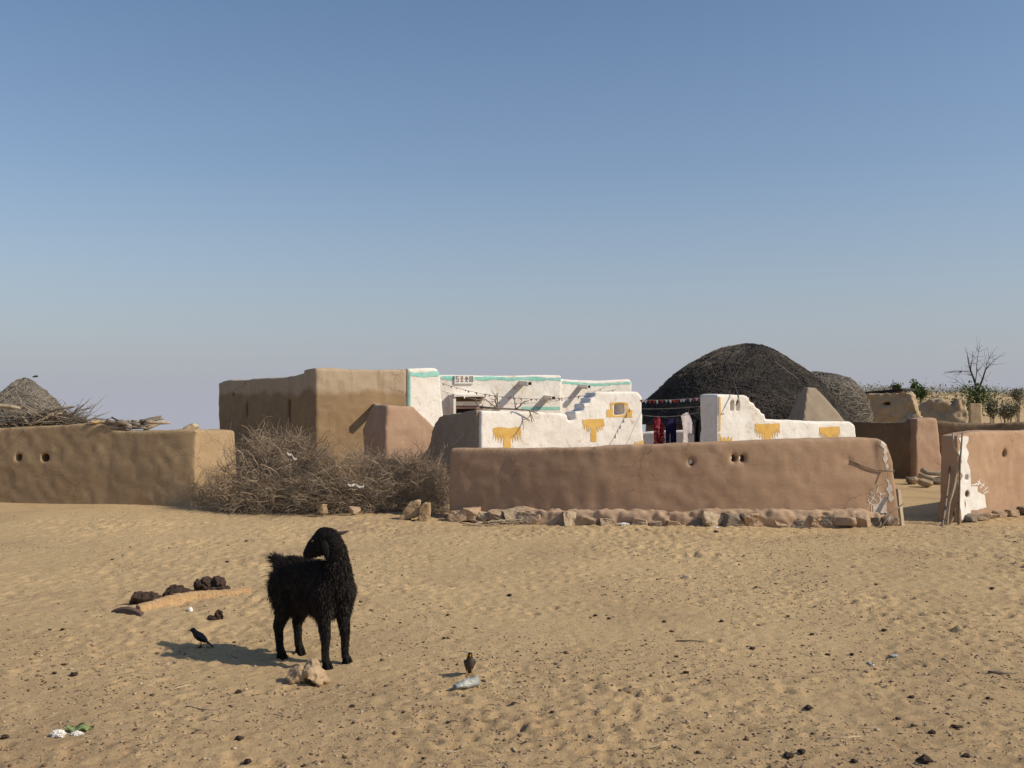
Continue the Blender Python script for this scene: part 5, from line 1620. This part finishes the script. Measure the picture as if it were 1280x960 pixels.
heap('dung_cake', 225, 748, [(-.03, 0, .035, .075, .06, .05), (-.08, -.01, .02, .05, .045, .032), (.05, -.01, .03, .05, .05, .038), (.10, .0, .02, .04, .035, .03)], 610, 'dung', 'dark rounded dung heap, the middle one behind the beam')
heap('dung_cake', 262, 741, [(-.02, .0, .04, .06, .05, .05), (.05, .02, .055, .07, .05, .045), (.10, -.01, .02, .06, .04, .024), (-.08, 0, .035, .03, .03, .055), (.02, -.04, .015, .05, .03, .02)], 620, 'dung', 'tall jagged dung heap behind the right half of the beam')
heap('dung_cake', 275, 776, [(0, 0, .025, .032, .028, .042), (-.045, 0, .012, .03, .02, .014)], 640, 'dung', 'lone upright dung lump between the beam and the goat')
heap('stone', 381, 852, [(-.05, .0, .04, .065, .06, .06), (.05, -.01, .04, .085, .065, .055), (.04, .03, .055, .05, .05, .075), (.10, .02, .015, .04, .04, .028)], 650, 'stone_tan', 'pale broken rock lying in front of the goat hooves', 'stone')
tag(link_mesh('stone', rock_mesh(G(206, 829), (.035, .03, .03), 660), M['stone'], origin=G(206, 831), smooth=False), 'small grey stone in the goat shadow', 'stone')
tag(link_mesh('stone', rock_mesh(G(238, 765) + Vector((0, 0, .01)), (.028, .024, .026), 661), M['paint_white'], origin=G(238, 767), smooth=False), 'small white pebble just below the beam', 'stone')
tag(link_mesh('stone', rock_mesh(G(858, 722) + Vector((0, 0, .01)), (.045, .035, .03), 662), M['stone_pale'], origin=G(858, 724), smooth=False), 'small pale stone alone on the open sand right of centre', 'stone')

# crushed clear bottle
mg, nt, b_ = new_mat('bottle_plastic')
b_.inputs['Base Color'].default_value = (.60, .61, .57, 1); b_.inputs['Roughness'].default_value = .22; b_.inputs['Transmission Weight'].default_value = .6; b_.inputs['Specular IOR Level'].default_value = .5
bump(nt, b_, tex_noise(nt, 60, 3, .6, pos(nt)).outputs[0], .6, .01)
bot = empty('plastic_bottle', G(583, 862), 'crushed clear plastic bottle lying at the feet of the brown bird', 'bottle')
a0, a1 = G(571, 866) + Vector((0, 0, .022)), G(598, 857) + Vector((0, 0, .026))
def lathe(bm, a, b, prof, seg=18, crush=.25, seed=1):
    ax = (b - a); L_ = ax.length; ax.normalize(); sd = ax.cross(UP).normalized(); up = sd.cross(ax)
    rings = []
    for t, r in prof:
        ring = []
        for i in range(seg):
            an = 6.283 * i / seg
            k = 1 + crush * noise.noise(Vector((t * 6, math.cos(an) * 1.5, math.sin(an) * 1.5 + seed)))
            ring.append(bm.verts.new(a + ax * t * L_ + sd * math.cos(an) * r * k + up * math.sin(an) * r * k * .75))
        rings.append(ring)
    for i in range(len(rings) - 1):
        for j in range(seg): bm.faces.new((rings[i][j], rings[i][(j + 1) % seg], rings[i + 1][(j + 1) % seg], rings[i + 1][j]))
    bm.faces.new(rings[0]); bm.faces.new(rings[-1][::-1])
bm = bmesh.new(); lathe(bm, a0, a1, [(0, .013), (.08, .014), (.18, .028), (.28, .034), (.4, .030), (.5, .036), (.62, .031), (.75, .036), (.88, .033), (.97, .028), (1, .015)], crush=.7)
link_mesh('bottle_body', bm_mesh('bottle_body', bm), mg, bot)
bm = bmesh.new(); ax = (a1 - a0).normalized(); lathe(bm, a0 - ax * .018, a0 + ax * .004, [(0, .015), (.1, .017), (1, .017)], crush=0)
link_mesh('cap', bm_mesh('cap', bm), plain('grey_cap', (.22, .24, .28), rough=.4, bs=0), bot)
# crumpled paper and wrapper
def crumple(name, px, py, rx, ry, rz, mat, label, cat, seed):
    c = G(px, py)
    bm = bmesh.new(); bmesh.ops.create_icosphere(bm, subdivisions=4, radius=1)
    for v in bm.verts:
        q_ = v.co * 2.2 + Vector((seed, 0, 0))
        k = .72 + .55 * abs(noise.noise(q_)) + .25 * noise.noise(q_ * 2.7)
        v.co = Vector((v.co.x * rx * k, v.co.y * ry * k, v.co.z * rz * k + rz * .5)) + c
    return tag(link_mesh(name, bm_mesh(name, bm), mat, origin=c, smooth=False), label, cat)
crumple('crumpled_paper', 73, 922, .040, .03, .022, M['paint_white'], 'crumpled white paper on the sand at lower left', 'litter', 3)
crumple('crumpled_paper', 96, 921, .034, .022, .013, M['paint_white'], 'flat torn white scrap beside the green wrapper', 'litter', 9)
crumple('crumpled_paper', 779, 658, .09, .05, .02, M['paint_white'], 'white litter strip at the foot of the long wall', 'litter', 12)
crumple('crumpled_paper', 895, 662, .05, .04, .018, M['paint_white'], 'small white litter lump below the dark footing stones', 'litter', 15)
crumple('crumpled_paper', 1118, 820, .028, .02, .008, plain('blue_grey_plastic', (.45, .50, .50), rough=.4, bs=0), 'pale blue plastic scrap on the sand at the right', 'litter', 17)
bm = bmesh.new()
c = G(98, 915)
for i in range(9):
    pass
gv = {}
for i in range(13):
    for j in range(7):
        u, v = i / 12 - .5, j / 6 - .5
        gv[i, j] = bm.verts.new(c + Vector((u * .115 + v * .02, v * .07, .014 + .010 * math.sin(u * 9 + v * 4) + .008 * math.cos(v * 11))))
for i in range(12):
    for j in range(6): bm.faces.new((gv[i, j], gv[i + 1, j], gv[i + 1, j + 1], gv[i, j + 1]))
bmesh.ops.solidify(bm, geom=bm.faces[:], thickness=.002)
tag(link_mesh('green_wrapper', bm_mesh('green_wrapper', bm), plain('green_foil', (.30, .40, .17), rough=.4, scale=50, c2=(.50, .55, .30), bs=0), origin=c), 'pale green wrapper on the sand at lower left', 'litter')
# sticks on the sand
for k, (pts, r, mt, lab) in enumerate((([(1035, 923), (1055, 920.5), (1076, 917.5)], .006, 'pale_wood', 'straight pale stalk on the sand at lower right'),
                                   ([(233, 884), (250, 886), (275, 889)], .005, 'bark', 'thin dark twig on the sand below the goat shadow'),
                                   ([(213, 861), (224, 858), (238, 855)], .006, 'pale_wood', 'short pale stick on the sand below the goat shadow'),
                                   ([(845, 802), (862, 802), (880, 803.5)], .006, 'bark', 'thin dark twig on the sand right of centre'),
                                   ([(1085, 826), (1089, 828), (1092, 829)], .007, 'paint_white', 'small white splinter on the sand at the right'),
                                   ([(1235, 840), (1255, 841), (1270, 841)], .010, 'bark', 'dark stick lying near the right picture edge'),
                                   ([(805, 935), (822, 930), (838, 921)], .004, 'pale_wood', 'curved pale straw on the sand near the bottom'))):
    g_ = [G(*p) + Vector((0, 0, r * .6)) for p in pts]
    stick('twig', g_, r, r * .7, mt, lab, 'twig')
# white bone-like tangle left of footing
items = []
rd = random.Random(77)
for _ in range(34):
    p = G(rd.uniform(594, 638), rd.uniform(654, 659)) + Vector((0, 0, rd.uniform(.01, .06)))
    items.append(twig(rd, p, (Vector((rd.choice((-1, 1)), 0, rd.uniform(-.3, .3)))), rd.uniform(.08, .3), .009, 4, .35))
brush('root_tangle', items, 'pale_wood', 'tangle of whitish roots at the left foot of the long wall', 'roots', G(615, 657))

# dung lumps: the noticeable ones one by one
lumps = [(1155, 949, .050), (985, 943, .035), (1002, 940, .03), (1195, 907, .03), (1165, 914, .028), (1010, 884, .032), (1122, 898, .022), (1065, 818, .022), (1035, 817, .022), (1208, 942, .028), (1067, 951, .022),
         (940, 812, .028), (935, 808, .02), (858, 843, .024), (846, 823, .018), (744, 772, .022), (761, 775, .022), (637, 746, .03), (823, 725, .03), (902, 780, .026), (830, 780, .022), (895, 666, .045), (700, 770, .015), (595, 787, .016),
         (298, 866, .03), (298, 930, .03), (92, 844, .034), (68, 842, .022), (80, 830, .022), (6, 922, .03), (78, 790, .022), (62, 791, .018), (284, 706, .028), (308, 676, .03), (310, 955, .03), (140, 700, .022), (1105, 792, .03), (1015, 795, .022), (930, 695, .02), (560, 771, .02),
         (555, 800, .02), (690, 892, .018), (440, 885, .02), (505, 893, .016), (1240, 740, .03), (1180, 770, .02), (1095, 735, .022), (945, 735, .02), (380, 955, .02), (560, 905, .016), (642, 882, .02), (985, 775, .022), (1140, 868, .024), (1235, 870, .02)]
lm = [rock_mesh((0, 0, 0), (1, .85, .62), 700 + k, sub=3, cuts=5, rough=.35) for k in range(5)]
for me in lm: me.materials.append(M['dung_dark'])
for k, (px, py, s) in enumerate(lumps):
    p = G(px, py)
    o = bpy.data.objects.new('dung_lump', lm[k % 5])
    COL.objects.link(o)
    o.location = (p.x, p.y, p.z + s * .3); s *= .78; o.scale = (s, s, s * .8); o.rotation_euler = (0, 0, k * 1.3)
    if k == 0: tag(o, 'biggest black dung lump at the lower right edge of the picture', 'dung', 'dark dung lumps scattered on the sand')
    elif k == 21: tag(o, 'dark lump on the sand just below the footing stones of the long wall', 'dung', 'dark dung lumps scattered on the sand')
    else: tag(o, 'small dark dung lump lying on the sand', 'dung', 'dark dung lumps scattered on the sand')

# fine litter: crumbs of dung, grit and straw nobody could count
def litter():
    tb = bmesh.new(); bmesh.ops.create_icosphere(tb, subdivisions=1, radius=1)
    tv = np.array([v.co[:] for v in tb.verts]); tf = np.array([[v.index for v in f.verts] for f in tb.faces]); tb.free()
    n = 21000
    Y = 4.2 + 10.5 * rng.random(n * 3) ** 1.15
    X = rng.uniform(-.56, .56, n * 3) * Y
    dens = np.clip(fbm(X, Y, .8, 91, 4, .6) * 1.0 + .36 + .05 * X + .05 * (7.5 - Y), .05, 1)
    keep = rng.random(n * 3) < dens
    X, Y = X[keep][:n], Y[keep][:n]; n = len(X)
    i = np.clip(np.searchsorted(xs, X) - 1, 0, nx - 2); j = np.clip(np.searchsorted(ys, Y) - 1, 0, ny - 2)
    Zg = H[i, j]
    s = np.exp(rng.normal(math.log(.0042), .48, n)); s = np.clip(s, .002, .014)
    mat = rng.choice(4, n, p=[.46, .28, .12, .14])
    sc = np.stack([s * rng.uniform(.7, 1.6, n), s * rng.uniform(.6, 1.2, n), s * rng.uniform(.4, .8, n)], 1)
    st = mat == 3
    sc[st] = np.stack([rng.uniform(.012, .045, st.sum()), np.full(st.sum(), .0022), np.full(st.sum(), .0022)], 1)
    an = rng.uniform(0, 6.283, n); ca, sa = np.cos(an), np.sin(an)
    v = tv[None] * (1 + rng.uniform(-.3, .3, (n, len(tv), 1))) * sc[:, None]
    vx = v[..., 0] * ca[:, None] - v[..., 1] * sa[:, None] + X[:, None]
    vy = v[..., 0] * sa[:, None] + v[..., 1] * ca[:, None] + Y[:, None]
    vz = v[..., 2] + (Zg + sc[:, 2] * .35)[:, None]
    co = np.stack([vx, vy, vz], -1).reshape(-1, 3)
    fc = (tf[None] + (np.arange(n) * len(tv))[:, None, None]).reshape(-1, 3)
    me = bpy.data.meshes.new('ground_litter')
    me.vertices.add(len(co)); me.vertices.foreach_set('co', co.astype('f').ravel())
    me.loops.add(fc.size); me.loops.foreach_set('vertex_index', fc.astype('i').ravel())
    me.polygons.add(len(fc)); me.polygons.foreach_set('loop_start', np.arange(0, fc.size, 3).astype('i')); me.polygons.foreach_set('loop_total', np.full(len(fc), 3, 'i'))
    me.update(calc_edges=True)
    M['litter_brown'] = plain('litter_brown', (.115, .075, .048), scale=9, c2=(.17, .115, .075), bs=0)
    for m in ('litter_brown', 'stone', 'stone_pale', 'pale_wood'): me.materials.append(M[m])
    me.polygons.foreach_set('material_index', np.repeat(mat, len(tf)).astype('i'))
    o = bpy.data.objects.new('ground_litter', me); COL.objects.link(o)
    tag(o, 'crumbs of dung, grit and straw strewn over the sand', 'litter', kind='stuff')
litter()
